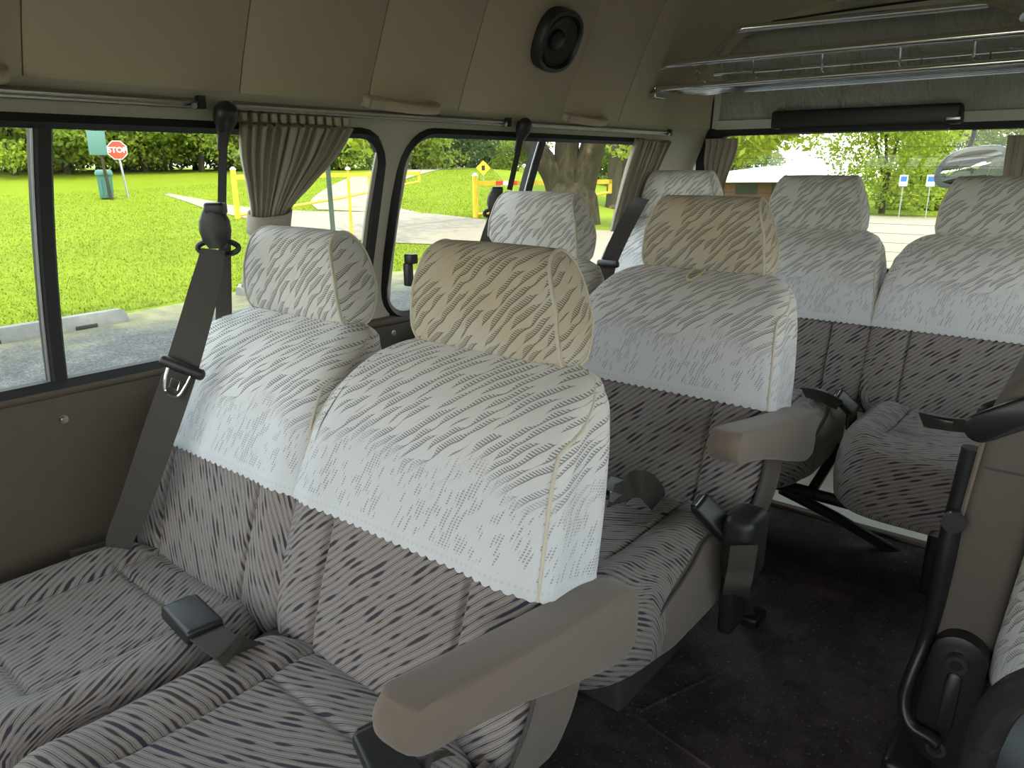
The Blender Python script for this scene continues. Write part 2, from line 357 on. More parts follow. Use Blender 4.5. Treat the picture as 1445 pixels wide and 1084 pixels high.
# raised seams of the carpet mat
for p0, p1 in (((-.54, 1.02), (-.22, .96)), ((-.54, 1.03), (-.40, 1.42))):
    b = MB(); b.tube([(p0[0], p0[1], -.960), ((p0[0]+p1[0])/2, (p0[1]+p1[1])/2, -.960), (p1[0], p1[1], -.960)], .004, 6); o = b.build('carpet_welt', 'carpet', fl); o.location = (0, 0, .96)

def mirrorx(P): return [(2*XC-p[0], p[1], p[2]) for p in P]
W1 = (-.45, 1.100, -.352, .056); W2 = (1.168, 2.22, -.352, .062); W0 = (-1.75, -.52, -.352, .056)
for side in (1, -1):
    wl = empty('wall_left' if side == 1 else 'wall_right', (0, 0, -.96), kind='structure')
    def put(b, name, mat, smooth=True):
        if side == -1: b.v = mirrorx(b.v)
        o = b.build(name, mat, wl, smooth); o.location = (0, 0, .96); return o
    def strip(y0, y1, z0, z1, th=.02, nz=6, ny=2):
        zs = np.linspace(z0, z1, nz); ys = np.linspace(y0, y1, ny)
        b = MB(); G = [[on(y, z) for y in ys] for z in zs]; H = [[on(y, z, -th) for y in ys] for z in zs]
        ring = [[*G[i], *H[i][::-1]] for i in range(nz)]; b.loft(ring); return b
    yend = 2.58
    put(strip(YF, yend, -.965, -.355, .03, 8), 'door_panel', 'door_vinyl')
    put(strip(YF, yend, .058, .118, .005, 4), 'header_strip', 'trim_cream')
    put(strip(-.53, -.44, -.36, .07, .03, 6), 'window_pillar', 'trim_cream'); put(strip(YF, -1.74, -.36, .07, .03, 6), 'window_pillar', 'trim_cream')
    put(strip(1.085, 1.183, -.36, .068, .005, 6), 'window_pillar', 'trim_cream')
    put(strip(2.21, yend, -.36, .065, .03, 6), 'corner_pillar', 'trim_cream')
    # padded sill edge on top of the door panel
    b = MB(); b.tube([on(YF, -.357, .0), on(.6, -.357, .0), on(yend, -.357, .0)], .012, 10); put(b, 'sill_edge', 'door_vinyl')
    # headlining panels, each with turned-in edges so the joints are real grooves
    seams = [YF, -1.2, -.6, -.15, .43, .755, 1.033, 1.293, 1.685, 1.968, 2.62]
    PX = np.array(WX[4:]); PZ = np.array(WZ[4:])
    tt = np.arange(len(PX)); q = np.linspace(0, len(PX)-1, 25)
    px = crom(tt, PX, q); pz = crom(tt, PZ, q); px[0] = WX[4]-.003; pz[0] = .116
    def roofpt(i, y, off):
        g = float(np.interp(y, [1.75, 2.0, 2.2, 2.35, 2.44, 2.62], [1, .95, .77, .52, .41, .37]))
        i0, i1 = max(i-1, 0), min(i+1, len(px)-1); tx, tz = px[i1]-px[i0], pz[i1]-pz[i0]; L = math.hypot(tx, tz)
        z = pz[i]-off*tx/L; return (px[i]+off*tz/L, y, z if z < .30 else .30+(z-.30)*g)
    for k in range(len(seams)-1):
        y0, y1 = seams[k]+.0008, seams[k+1]-.0008; ny = 14 if k >= 8 else 3
        prof = [(y0, -.012), (y0, -.0015), (y0+.003, 0)]+[(y, 0) for y in np.linspace(y0+.003, y1-.003, ny)[1:-1]]+[(y1-.003, 0), (y1, -.0015), (y1, -.012)]
        b = MB(); b.grid([[roofpt(i, y, o_) for y, o_ in prof] for i in range(len(px))]); put(b, 'lining_panel', 'headliner')
    # black backing behind the joints, and the outer skin
    b = MB(); b.grid([[roofpt(i, y, -.016) for y in np.linspace(YF, 2.62, 30)] for i in range(len(px))]); put(b, 'roof_skin', 'tailgate_dark')
    # tailgate corner jamb
    b = MB(); zs = np.linspace(-.96, .118, 10); b.grid([[(wallx(z), 2.57, z), (wallx(z)-.02, 2.66, z)] for z in zs]); put(b, 'corner_jamb', 'trim_cream')

def rrect(y0, y1, z0, z1, r, n=6):
    q = []
    for cx, cz, a0 in ((y1-r, z1-r, 0), (y0+r, z1-r, 90), (y0+r, z0+r, 180), (y1-r, z0+r, 270)):
        for k in range(n+1): a = R(a0+90*k/n); q.append((cx+r*math.cos(a), cz+r*math.sin(a)))
    return q
def win_frame(b, y0, y1, z0, z1, r, wid, d0, d1, P):
    A = rrect(y0, y1, z0, z1, r); B = rrect(y0+wid, y1-wid, z0+wid, z1-wid, max(r-wid, .008)); n = len(A)
    # closed square section swept round the opening, bevelled inwards
    mid = [((a[0]*.55+c[0]*.45), (a[1]*.55+c[1]*.45)) for a, c in zip(A, B)]
    V = [P(*a, d0) for a in A]+[P(*a, d1) for a in mid]+[P(*c, d1*.4+d0*.6) for c in B]+[P(*c, d0-.006) for c in B]
    Fc = []
    for k in range(3):
        for i in range(n): j = (i+1) % n; Fc.append((k*n+i, k*n+j, (k+1)*n+j, (k+1)*n+i))
    b.add(V, Fc); return b
def side_window(name, W, bar_y, side):
    y0, y1, z0, z1 = W
    e = empty(name, (0, 0, -.96), kind='structure')
    mp = (lambda p: (2*XC-p[0], p[1], p[2])) if side == -1 else (lambda p: tuple(p))
    P = lambda y, z, d: mp(on(y, z, d))
    b = MB(); win_frame(b, y0-.018, y1+.018, z0-.010, z1+.018, .085, .022, -.004, .012, P); o = b.build('rubber_frame', 'black_rubber', e); o.location = (0, 0, .96)
    b = MB(); q = rrect(y0, y1, z0, z1, .07); b.add([P(a, c, -.018) for a, c in q], [tuple(range(len(q)))]); b.add([P(a, c, -.022) for a, c in q], [tuple(range(len(q)))]); o = b.build('pane', 'window_glass', e, False); o.location = (0, 0, .96)
    b = MB(); zs = np.linspace(z0-.005, z1+.005, 8)
    b.loft([[P(bar_y+s_*.0125, z, d) for s_, d in ((-1, -.024), (1, -.024), (1, .0), (.7, .004), (-.7, .004), (-1, 0))] for z in zs]); o = b.build('sash_bar', 'black_rubber', e); o.location = (0, 0, .96)
    b = MB(); b.tube([P(bar_y-.0145, z, -.002) for z in zs], .0022, 6); o = b.build('sash_seal', 'dull_metal', e); o.location = (0, 0, .96)
    return e
side_window('window_1', W1, .455, 1); side_window('window_2', W2, 1.645, 1)
side_window('window_4', W1, .455, -1); side_window('window_5', W2, 1.645, -1)
side_window('window_6', W0, -1.1, 1); side_window('window_7', W0, -1.1, -1)

# tailgate
wr = empty('wall_rear', (0, 0, -.96), kind='structure')
def T(x, z, off=0.0): return np.array([x, gy(z)-off, z])
def putr(b, name, mat, smooth=True, label=None):
    o = b.build(name, mat, wr, smooth); o.location = (0, 0, .96)
    if label: lbl(o, label)
    return o
def edge_x(z, ins):                                          # left edge of the tailgate opening
    return float(crom([-.96, -.36, .09, .20, .31, .385, .42], [-1.31, -1.285, -1.205, -1.165, -1.13, -1.085, -1.0], np.array([z]))[0])+ins
def arch(ins, zb, n=18):
    """open arch outline (left foot, over the top, right foot), ins metres inside the opening"""
    ztop = .412-ins; zc = ztop-.09
    L = [(edge_x(z, ins), z) for z in np.linspace(zb, zc, n)]
    x0 = L[-1][0]
    for k in range(1, 9):
        a = R(90*k/8); L.append((x0+.10*(1-math.cos(a)), zc+.09*math.sin(a)))
    xe = L[-1][0]; top = [(xe+(2*XC-2*xe)*t, ztop+.012*math.sin(math.pi*t)) for t in np.linspace(0, 1, 14)[1:-1]]
    return L+top+[(2*XC-x, z) for x, z in L[::-1]]
def band(i0, i1, zb, d0, d1, name, mat, dm=None):
    A, B = arch(i0, zb), arch(i1, zb); b = MB()
    b.grid([[T(*a, -.02) for a in A], [T(*a, d0) for a in A], [T(*c, d1) for c in B], [T(*c, -.02) for c in B]]); return putr(b, name, mat)
band(.004, .0095, -.34, .014, .010, 'door_seal', 'black_rubber')
band(-.09, .0045, .10, .012, .012, 'door_surround', 'headliner')
band(.009, .034, .115, .010, .014, 'tailgate_trim', 'tailgate_trim')
A = arch(.030, .140); G = []; hf = len(A)//2
for i in range(hf):
    l_, r_ = np.array(A[i]), np.array(A[-1-i]); row = []; rim = min(1, min(i, hf-1-i if i > 18 else 99)/2)
    for t in np.linspace(0, 1, 90):
        p = l_*(1-t)+r_*t; ed = min(1, min(t, 1-t)*18)*min(1, i/2+.2)
        wv = .0080*mnoise.noise(Vector((p[0]*5+p[1]*7, p[1]*9-p[0]*1.5, 2.0)))+.0045*mnoise.noise(Vector((p[0]*17-p[1]*20, p[1]*12+p[0]*4, 7.0)))
        row.append(T(p[0], p[1], .006+.012*ed+wv*ed))
    G.append(row)
b = MB(); b.grid(G); putr(b, 'upper_panel', 'rear_vinyl', True, 'wrinkled grey vinyl panel over the rear window')
# cross trim between panel and window, then the dark window surround
b = MB(); b.grid([[T(x, .146, .002), T(x, .142, .018), T(x, .118, .020), T(x, .108, .0)] for x in np.linspace(-1.165, .245, 12)]); putr(b, 'cross_trim', 'tailgate_trim')
P = lambda x, z, d: (x, gy(z)-d, z)
b = MB()
q0 = rrect(-1.25, .33, -.36, .118, .05); q1 = rrect(-1.185, .265, -.322, .094, .06)
b.add([P(*a, -.01) for a in q0]+[P(*a, .012) for a in q0]+[P(*a, .012) for a in q1]+[P(*a, -.02) for a in q1], [(k*28+i, k*28+(i+1) % 28, (k+1)*28+(i+1) % 28, (k+1)*28+i) for k in range(3) for i in range(28)])
putr(b, 'window_surround', 'black_rubber')
b = MB(); b.box((-1.33, 2.60, -.965), (.41, 2.66, -.35)); putr(b, 'lower_panel', 'tailgate_trim', False)
b = MB(); b.rbox((-1.28, 2.575, -.80), (.36, 2.602, -.375), .01); putr(b, 'lower_trim', 'door_vinyl')
wn = empty('window_3', (0, 0, -.96), kind='structure')
q1 = rrect(-1.20, .28, -.33, .11, .06)
b = MB(); b.add([(x, 2.632, z) for x, z in q1], [tuple(range(28))]); b.add([(x, 2.636, z) for x, z in q1], [tuple(range(28))]); o = b.build('pane', 'rear_glass', wn, False); o.location = (0, 0, .96)
b = MB()
for k in range(13): z = -.30+.029*k; b.box((-1.18, 2.6305, z), (.26, 2.6315, z+.0009))
o = b.build('defogger_wires', 'tailgate_dark', wn, False); o.location = (0, 0, .96)

# ------------------------------------------------------------------ seats
SS = [.060, .075, .10, .13, .16, .20, .30, .40, .47, .53, .57, .592, .604]
SA = [.10, .150, .185, .207, .219, .227, .226, .217, .206, .192, .174, .148, .110]
SNF = [-.050, -.030, -.012, .0, .004, .006, .005, .0, -.010, -.036, -.070, -.098, -.115]
SNB = [-.085, -.105, -.118, -.124, -.124, -.122, -.118, -.122, -.128, -.136, -.143, -.146, -.140]
def back_ring(s, e, frac, K=5, J=5, bare=False):
    """cross-section of the backrest at height s (front edge left to right, then round the right side, the back, the left side)"""
    a = float(crom(SS, SA, np.array([s]))[0])+e; nf = float(crom(SS, SNF, np.array([s]))[0])+e; nb = float(crom(SS, SNB, np.array([s]))[0])-e
    th = nf-nb; r = min(.030, th*.45, a*.4); rb = min(.035, th*.45, a*.4); Q = []
    w_in = float(np.interp(s, [.06, .16, .3, .45, .55, .61], [0, 1, 1, .7, .2, 0]))
    def front(lx):
        k = lx/a; n = nf+.010*(1-k*k)*float(np.interp(s, [.5, .6], [1, .2]))
        n += w_in*.011*math.exp(-((abs(lx)-.168)/.036)**2)
        if bare: n -= w_in*.0075*math.exp(-((abs(lx)-.125)/.0045)**2)
        return n
    for f in frac: lx = f*(a-r); Q.append((lx, front(lx)))
    n0 = front(a-r)
    for k in range(1, K+1): t = R(90*k/K); Q.append((a-r+r*math.sin(t), n0-r+r*math.cos(t)))
    for k in range(1, J+1): f = k/(J+1); Q.append((a-.004*math.sin(math.pi*f), (n0-r)*(1-f)+(nb+rb)*f))
    for k in range(K+1): t = R(90*k/K); Q.append((a-rb+rb*math.cos(t), nb+rb-rb*math.sin(t)))
    M = len(Q)
    Q += [((a-rb)*(1-2*f), nb-.006*(1-(1-2*f)**2)) for f in np.linspace(0, 1, 10)[1:-1]]
    for k in range(K+1): t = R(90*k/K); Q.append((-(a-rb)-rb*math.sin(t), nb+rb-rb*math.cos(t)))
    for k in range(1, J+1): f = k/(J+1); Q.append((-a+.004*math.sin(math.pi*f), (nb+rb)*(1-f)+(n0-r)*f))
    for k in range(K): t = R(90*k/K); Q.append((-(a-r)-r*math.cos(t), n0-r+r*math.sin(t)))
    return Q
def arc_u(Q, i0):
    """signed arc length along the ring measured from index i0 (middle of the front)"""
    P = np.array(Q+[Q[0]]); d = np.r_[0, np.cumsum(np.hypot(*np.diff(P, axis=0).T))]; u = d-d[i0]; L = d[-1]
    return u, L
def rot_uv(u, v, ang): ca, sa = math.cos(ang), math.sin(ang); return (u*sa-v*ca, u*ca+v*sa)
FR_BARE = np.unique(np.r_[np.linspace(-1, 1, 41), np.linspace(.56, .76, 25), -np.linspace(.56, .76, 25)])
FR_LACE = np.linspace(-1, 1, 201)
def mesh_back(ang):
    svals = np.r_[.060, .067, np.linspace(.075, .60, 46), .604]; G = []; UV = []; i0 = len(FR_BARE)//2
    for s in svals:
        Q = back_ring(s, 0, FR_BARE, bare=True); u, L = arc_u(Q, i0); Q = Q+[Q[0]]
        G.append([(p[0], -p[1], s) for p in Q]); UV.append([rot_uv(uu, s, ang) for uu in u])
    b = MB(); b.grid(G, UV); k = len(G[0]); o = len(b.v)-k
    b.f.append(tuple(range(k-1))); b.f.append(tuple(o+i for i in range(k-1))); return b
def mesh_lace():
    svals = np.r_[.342, .3455, .350, .356, np.linspace(.365, .60, 36), .606, .6095]; G = []; UV = []; i0 = 100
    for n, s in enumerate(svals):
        e = .0055+(.0012 if n in (1, 2) else 0)
        Q = back_ring(min(s, .603), e, FR_LACE, K=6, J=14); u, L = arc_u(Q, i0); Q = Q+[Q[0]]
        row = []; ru = []
        for p, uu in zip(Q, u):
            ss = s+(.0055 if s > .604 else 0)
            if n < 2: ss -= .0042*abs(math.sin(math.pi*uu/.0150))*(1 if n == 0 else .4)
            fold = .0016*mnoise.noise(Vector((uu*20+s*9, s*7, 3.0)))
            row.append((p[0], -p[1]-fold, ss)); ru.append((uu, ss))
        G.append(row); UV.append(ru)
    b = MB(); b.grid(G, UV); k = len(G[0]); o = len(b.v)-k
    b.f.append(tuple(o+i for i in range(k-1))); return b
def mesh_lace_piping(sgn):
    b = MB(); nf = len(FR_LACE)
    if 1:
        pts = []
        for s in np.r_[np.linspace(.340, .585, 26), .597, .602]:
            Q = back_ring(s, .0055, FR_LACE, K=6, J=14); t = min(1, max(0, (s-.50)/.10)); fi = nf-1+3+t*11; k0 = int(fi); ff = fi-k0; p = Q[k0]; p2 = Q[k0+1]
            lx = p[0]*(1-ff)+p2[0]*ff; n = p[1]*(1-ff)+p2[1]*ff; pts.append((sgn*lx, -n, s))
        b.tube(pts, .0024, 6)
    return b
HP = [(.594, -.090), (.622, -.071), (.678, -.055), (.715, -.055), (.737, -.077), (.735, -.106), (.708, -.134), (.656, -.150), (.610, -.144), (.592, -.119)]
def hwid(s): return float(np.interp(s, [.59, .61, .66, .72, .745], [.127, .130, .125, .105, .096]))
def mesh_head():
    prof = closed_crom(HP, 60); cen = prof.mean(0); G = []; UV = []
    d = np.r_[0, np.cumsum(np.hypot(*np.diff(np.r_[prof, prof[:1]], axis=0).T))]
    js = [(-1, .0), (-1, .35), (-1, .7), (-1, .9), (-.995, .965), (-.98, .99)]+[(x, 1) for x in np.linspace(-.95, .95, 21)]+[(.98, .99), (.995, .965), (1, .9), (1, .7), (1, .35), (1, 0)]
    for x, k in js:
        row = []; ru = []
        for i in range(61):
            p = cen+(prof[i % 60]-cen)*k; bul = .006*(1-k*k)*(1 if k < .95 else 0)
            bel = 1+.02*(1-x*x)
            pp = cen+(p-cen)*bel; lx = x*hwid(pp[0])+math.copysign(bul, x)
            row.append((lx, -pp[1], pp[0])); ru.append((lx, .5+d[i]) if k > .955 else (x*.13-pp[1]*math.copysign(1, x), .5+(pp[0]-.59)))
        G.append(row); UV.append(ru)
    b = MB(); b.grid(G, UV); return b
def mesh_head_piping(sg):
    prof = closed_crom(HP, 60); cen = prof.mean(0); b = MB()
    if 1:
        b.tube([(sg*(hwid(p[0])*.992), -(cen+(p-cen)*.985)[1], (cen+(p-cen)*.985)[0]) for p in prof], .0024, 6, closed=True)
    return b
YC = -.165
def foot(t, ins=0.0):
    """cushion outline in plan: straight sides, bowed front with big corners"""
    ex = 4.2; ct, st = math.cos(t), math.sin(t)
    x = (.213-ins)*math.copysign(abs(ct)**(2/ex), ct)
    if st < 0: y = YC+(.222-ins)*math.copysign(abs(st)**(2/2.9), st)
    else: y = YC+(.222-ins)*abs(st)**(2/6)
    return x, y
def cush_top(x, y):
    z = .150+.020*math.exp(-((abs(x)-.165)/.045)**2)
    z += .010*math.exp(-((y+.29)/.05)**2)-.010*math.exp(-((y+.12)/.09)**2-(x/.11)**2)
    gx = abs(x)-(.118-.02*(y+.2)); inside = 1/(1+math.exp((-.245-y)/.006))
    z -= .0065*math.exp(-(gx/.0045)**2)*inside
    z -= .0065*math.exp(-((y+.245+.25*x*x)/.0045)**2)*(1/(1+math.exp((abs(x)-.125)/.004)))
    z -= .0050*math.exp(-((y+.035)/.0045)**2)*(1/(1+math.exp((abs(x)-.125)/.004)))
    return z
def mesh_cushion(ang):
    N = 144; th = np.linspace(0, 2*math.pi, N, endpoint=False)+math.pi/2; rings = []; uvs = []
    lv = [(.040, .0, 0), (.015, .004, 0), (.0, .022, 0), (-.004, .06, 0), (-.003, .10, 0), (.002, .125, 0)]
    L = np.r_[0, np.cumsum([math.hypot(foot(th[(i+1) % N])[0]-foot(th[i])[0], foot(th[(i+1) % N])[1]-foot(th[i])[1]) for i in range(N)])]
    def side_uv(x, y, z):
        dd = max(0, .165-z); f = float(np.interp(y, [-.25, -.19], [1, 0])); x = x+f*.7*max(0, y+.37)*math.copysign(float(np.interp(abs(x), [.15, .205], [0, 1])), x)*min(1, dd/.03); return rot_uv(x+dd*(1-f)*math.copysign(1, x)*min(1, abs(x)/.2), y-dd*f, ang)
    for ins, z, _ in lv:
        ring = []; ru = []
        for i in range(N+1):
            t = th[i % N]; x, y = foot(t, ins); fr = max(0, -math.sin(t))
            ring.append((x, y-.012*fr*math.sin(math.pi*min(1, z/.12)), z))
            nx, ny = math.cos(t), math.sin(t)
            ru.append(side_uv(x, y, z))
        rings.append(ring); uvs.append(ru)
    for k, ins in enumerate(np.r_[.006, .014, .026]):
        ring = []; ru = []
        for i in range(N+1):
            t = th[i % N]; x, y = foot(t, ins); zt = cush_top(x, y)-.004; z = [.140, .152, zt][k] if k < 2 else zt
            z = min(z, zt); ring.append((x, y, z)); ru.append(side_uv(x, y, z))
        rings.append(ring); uvs.append(ru)
    for f in np.r_[np.linspace(.94, .06, 44), .001]:
        ring = []; ru = []
        for i in range(N+1):
            x, y = foot(th[i % N], .026); x *= f; y = YC+(y-YC)*f; ring.append((x, y, cush_top(x, y))); ru.append(rot_uv(x, y, ang))
        rings.append(ring); uvs.append(ru)
    b = MB(); b.grid(rings, uvs); b.f.append(tuple(range(N))); return b
def mesh_cushion_side():
    """vinyl side gusset on the aisle side of a cushion"""
    b = MB(); zs = np.linspace(.004, .150, 14); G = []; G2 = []
    for z in zs:
        y0 = float(crom([0, .05, .09, .12, .15], [-.268, -.262, -.245, -.205, -.095], np.array([z]))[0]); y1 = .03
        ys = np.linspace(y0, y1, 8); bul = .005+.003*math.sin(math.pi*z/.15)
        ins = float(np.interp(z, [.004, .022, .10, .14, .15], [.012, .0, -.003, .004, .010]))
        G.append([(.213-ins+bul-(.022*max(0, (-.18-y)/.08)**2), y, z) for y in ys])
    b.grid(G); b.grid([[(p[0]-.012, p[1], p[2]) for p in r] for r in G], flip=True)
    n = 8; m_ = len(zs); O = n*m_
    edge = [i*n for i in range(m_)]; b.f += [(edge[i], edge[i+1], O+edge[i+1], O+edge[i]) for i in range(m_-1)]
    edge = [(m_-1)*n+j for j in range(n)]; b.f += [(edge[i], edge[i+1], O+edge[i+1], O+edge[i]) for i in range(n-1)]
    edge = list(range(n)); b.f += [(edge[i], edge[i+1], O+edge[i+1], O+edge[i]) for i in range(n-1)]
    pp = MB(); pp.tube([(r[0][0]+.001, r[0][1], r[0][2]) for r in G]+[(p[0]+.001, p[1], p[2]+.002) for p in G[-1][1:]], .0026, 6)
    return b, pp
def mesh_back_shell(both):
    """vinyl side and rear shell of the backrest, a little outside the padding"""
    nf = len(FR_BARE); b = MB(); G = []
    for s in np.linspace(.062, .338, 20):
        Q = back_ring(max(s, .10), .0045, FR_BARE, bare=True); flare = .012*max(0, (.16-s)/.1)
        sel = Q[nf-1+4:nf+5+5+6+8+6+5]
        G.append([(p[0]+math.copysign(flare, p[0])*(1 if abs(p[0]) > .15 else 0), -p[1], s) for p in sel])
    b.grid(G); pp = MB()
    pp.tube([(r[0][0]+.0005, r[0][1]-.0012, r[0][2]) for r in G], .0024, 6); return b, pp
def mesh_arm():
    """tapering padded armrest, side outline in (y, z), swept across its width with rounded edges"""
    O = [(-.150, .338), (-.140, .356), (-.120, .361), (.0, .341), (.12, .322), (.185, .313), (.221, .302), (.232, .282), (.232, .238), (.220, .220), (.175, .221), (.08, .252), (0, .280), (-.09, .306), (-.138, .316)]
    prof = closed_crom(O, 72); cen = prof.mean(0); rings = []
    for x, k in ((0, .0), (0, .5), (0, .88), (.003, .955), (.010, .99), (.018, 1), (.034, 1), (.042, .99), (.049, .955), (.052, .88), (.052, .5), (.052, 0)):
        rings.append([(.222+x, *(cen+(p-cen)*(1-(1-k)*(1 if k < .9 else .75)))) for p in prof])
    b = MB(); b.grid([[*r, r[0]] for r in rings]); return b
def mesh_buckle_head():
    b = MB(); b.rbox((-.021, -.034, -.011), (.021, .034, .011), .006); return b
ARM = mesh_arm(); HEAD = mesh_head(); HPIPE = [mesh_head_piping(k) for k in (1, -1)]; LACE = mesh_lace(); LPIPE = [mesh_lace_piping(k) for k in (1, -1)]
BACK = {k: mesh_back(v) for k, v in (('A', R(42)), ('L', R(122)))}; CUSH = {k: mesh_cushion(v) for k, v in (('A', R(23)), ('L', R(118)))}
CS, CSP = mesh_cushion_side(); SHELL, SHP = mesh_back_shell(True)
cache = {}
def part(key, mbs, name, mat, parent, loc=None, rot=None):
    """link a part, sharing one mesh between all seats (per material)"""
    k = (key, mat)
    if k not in cache: o = mbs.build(name, mat, parent); cache[k] = o.data
    else: o = bpy.data.objects.new(name, cache[k]); COL.objects.link(o); o.parent = parent
    if loc is not None: o.location = loc
    if rot is not None: o.rotation_euler = rot
    return o
def seat(x, y, z, tilt, kind, label, lace_m, head_m, arm=False, side=False, fold=None, zfloor=-.96, ped=True, head_tilt=0.0, dz=0.0, group='lace covered seats in rows'):
    root = empty('passenger_seat', (x, y, zfloor), label, 'seat', group); zh = z-zfloor; H = (0, 0, zh); T_ = (-tilt, 0, 0)
    bk = part('back'+kind, BACK[kind], 'backrest', 'seat_fabric', root, H, T_)
    lc = part('lace', LACE, 'lace_cover', lace_m, root, H, T_)
    [part('lpipe%d' % k, LPIPE[k], 'piping', 'piping_cream', lc) for k in (0, 1)]
    hd = part('head', HEAD, 'headrest', head_m, root, H, T_); [part('hpipe%d' % k, HPIPE[k], 'piping', 'piping_cream', hd) for k in (0, 1)]
    for sx_ in (-.05, .05):
        b = MB(); b.tube([(sx_, .128, .55), (sx_, .125, .62)], .007, 8); part('hpost%d' % (sx_ > 0), b, 'headrest_post', 'black_metal', root, H, T_)
    sh = part('shell', SHELL, 'back_shell', 'seat_vinyl', root, H, T_); lbl(sh, 'plain taupe vinyl side and rear shell'); part('shp', SHP, 'piping', 'piping_dark', sh)
    cu = part('cush'+kind, CUSH[kind], 'seat_cushion', 'seat_fabric', root, H)
    if fold is not None: cu.scale = (.93, .90, 1.06); cu.location = (fold, -.02, zh-.008)
    if side:
        sd = part('cside', CS, 'cushion_side', 'seat_vinyl', root, cu.location); sd.scale = cu.scale; part('csp', CSP, 'piping', 'piping_dark', sd)
    if arm:
        sd = part('cside', CS, 'cushion_side', 'seat_vinyl', root, H); lbl(sd, 'plain taupe vinyl side panel'); part('csp', CSP, 'piping', 'piping_dark', sd)
        ar = part('arm', ARM, 'armrest', 'arm_velour', root, H); lbl(ar, 'padded taupe armrest tapering to the front')
    if ped:
        h = zh; b = MB(); b.rbox((-.145, -.115, 0), (.085, .16, h+.012), .012); part('ped%.3f' % h, b, 'pedestal', 'pedestal_carpet', root)
    return root
X1A, X1L, X3A, X3B, X3L = -.6453, -1.068, -.6862, -.2497, -1.1123
Y1, Z1, T1 = .4752, -.7817, .3016; Y2, Z2, T2 = 1.1159, -.7308, .3372; Y3, Z3, T3 = 1.9809, -.7341, .2187
sL1 = seat(X1L, Y1, Z1, T1, 'L', 'nearest window-side seat with white lace cover, shoulder belt hanging in front of it', 'lace_white', 'lace_beige')
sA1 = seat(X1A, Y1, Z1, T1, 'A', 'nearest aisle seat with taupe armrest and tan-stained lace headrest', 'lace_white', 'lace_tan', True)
sL2 = seat(X1L, Y2, Z2, T2, 'L', 'second-row window-side seat half hidden behind the nearest aisle seat', 'lace_beige', 'lace_beige')
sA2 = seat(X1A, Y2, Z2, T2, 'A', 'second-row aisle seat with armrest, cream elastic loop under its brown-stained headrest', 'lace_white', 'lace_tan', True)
sL3 = seat(X3L+.008, Y3, Z3+.012, T3, 'L', 'back-row seat in the corner beside the rear side curtain', 'lace_white', 'lace_beige', ped=False)
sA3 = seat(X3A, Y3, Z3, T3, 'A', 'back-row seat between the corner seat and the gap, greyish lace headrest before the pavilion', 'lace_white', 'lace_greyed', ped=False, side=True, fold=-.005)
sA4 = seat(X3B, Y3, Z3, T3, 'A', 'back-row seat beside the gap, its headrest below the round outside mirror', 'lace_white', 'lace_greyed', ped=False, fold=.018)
b = MB(); b.tube([(-.010, .100, .602), (-.012, .062, .576), (0, .048, .562), (.012, .062, .576), (.010, .100, .602)], .0022, 6, smooth=4); o = b.build('elastic_loop', 'cord_cream', sA2, loc=(0, 0, Z2+.96)); o.rotation_euler = (-T2, 0, 0)
sL3.scale = (.96, 1, 1)
# folding frames under the back row
def loc(s_, p): return tuple(np.array(p)-np.array(s_.location))
def strut(s_, name, pts, r): MB().tube([loc(s_, p) for p in pts], r, 10).build(name, 'black_metal', s_)
strut(sA3, 'front_tube', [at(1040, 668, y=1.80), at(1150, 697, y=1.80)], .015)
strut(sA3, 'brace', [at(1146, 692, y=1.82), at(1184, 630, y=1.95)], .013)
strut(sA4, 'front_tube', [at(1120, 690, y=1.82), at(1300, 738, y=1.82)], .015)
strut(sA4, 'leg_brace', [at(1102, 690, y=1.84), at(1180, 730, y=1.90), at(1268, 782, y=1.98)], .014)
strut(sL3, 'leg', [(X3L+.1, 1.78, -.79), (X3L+.1, 1.85, -.955)], .014)
b = MB(); b.rbox((.02, -.20, 0), (.12, .06, .20), .01); b.build('leg_box', 'black_metal', sA4)

# seat belt buckles
def buckle(parent, P, d, n, stem, name='buckle', sc=1.0, wd=1.0, ln=1.0):
    """buckle head at P (parent space), long axis d, face normal n, webbing stem running through the points in stem"""
    d = Vector(d).normalized(); n = Vector(n); n = (n-d*n.dot(d)).normalized(); x = d.cross(n)
    M = Matrix(((x[0], d[0], n[0], P[0]), (x[1], d[1], n[1], P[1]), (x[2], d[2], n[2], P[2]), (0, 0, 0, 1)))
    b = MB(); b.rbox((-.021*sc*wd, -.034*sc*ln, -.011), (.021*sc*wd, .030*sc, .011), .006, M); o = b.build(name, 'black_plastic', parent)
    b = MB(); b.rbox((-.015*sc*wd, .026*sc, -.007), (.015*sc*wd, .0335*sc, .007), .002, M); b.build('release_button', 'charcoal_metal', o)
    if stem:
        b = MB(); b.ribbon([M @ Vector((0, -.030*sc*ln, 0))]+[Vector(p) for p in stem], .036*sc, tuple(x), .003); b.build('buckle_strap', 'belt_web', o)
    return o
L = lambda s_, u, v, **k: loc(s_, at(u, v, **k))
hp = at(270, 872, z=-.600)
buckle(sL1, loc(sL1, hp), (-1, .05, .12), (0, .05, 1), [L(sL1, 322, 915, z=-.600), L(sL1, 352, 922, z=-.625), L(sL1, 395, 900, y=.50)], sc=1.25)
buckle(sA1, L(sA1, 545, 1066, z=-.598), (-.8, .25, .25), (0, -.1, 1), [L(sA1, 595, 1080, z=-.61), L(sA1, 640, 1090, z=-.66)], sc=1.2)
buckle(sA2, L(sA2, 1004, 727, x=-.44), (-.55, -.25, .6), (.5, -.5, .6), [L(sA2, 1036, 757, x=-.412), L(sA2, 1052, 790, x=-.400), L(sA2, 1052, 830, x=-.405)], sc=1.05, wd=.85, ln=1.6)
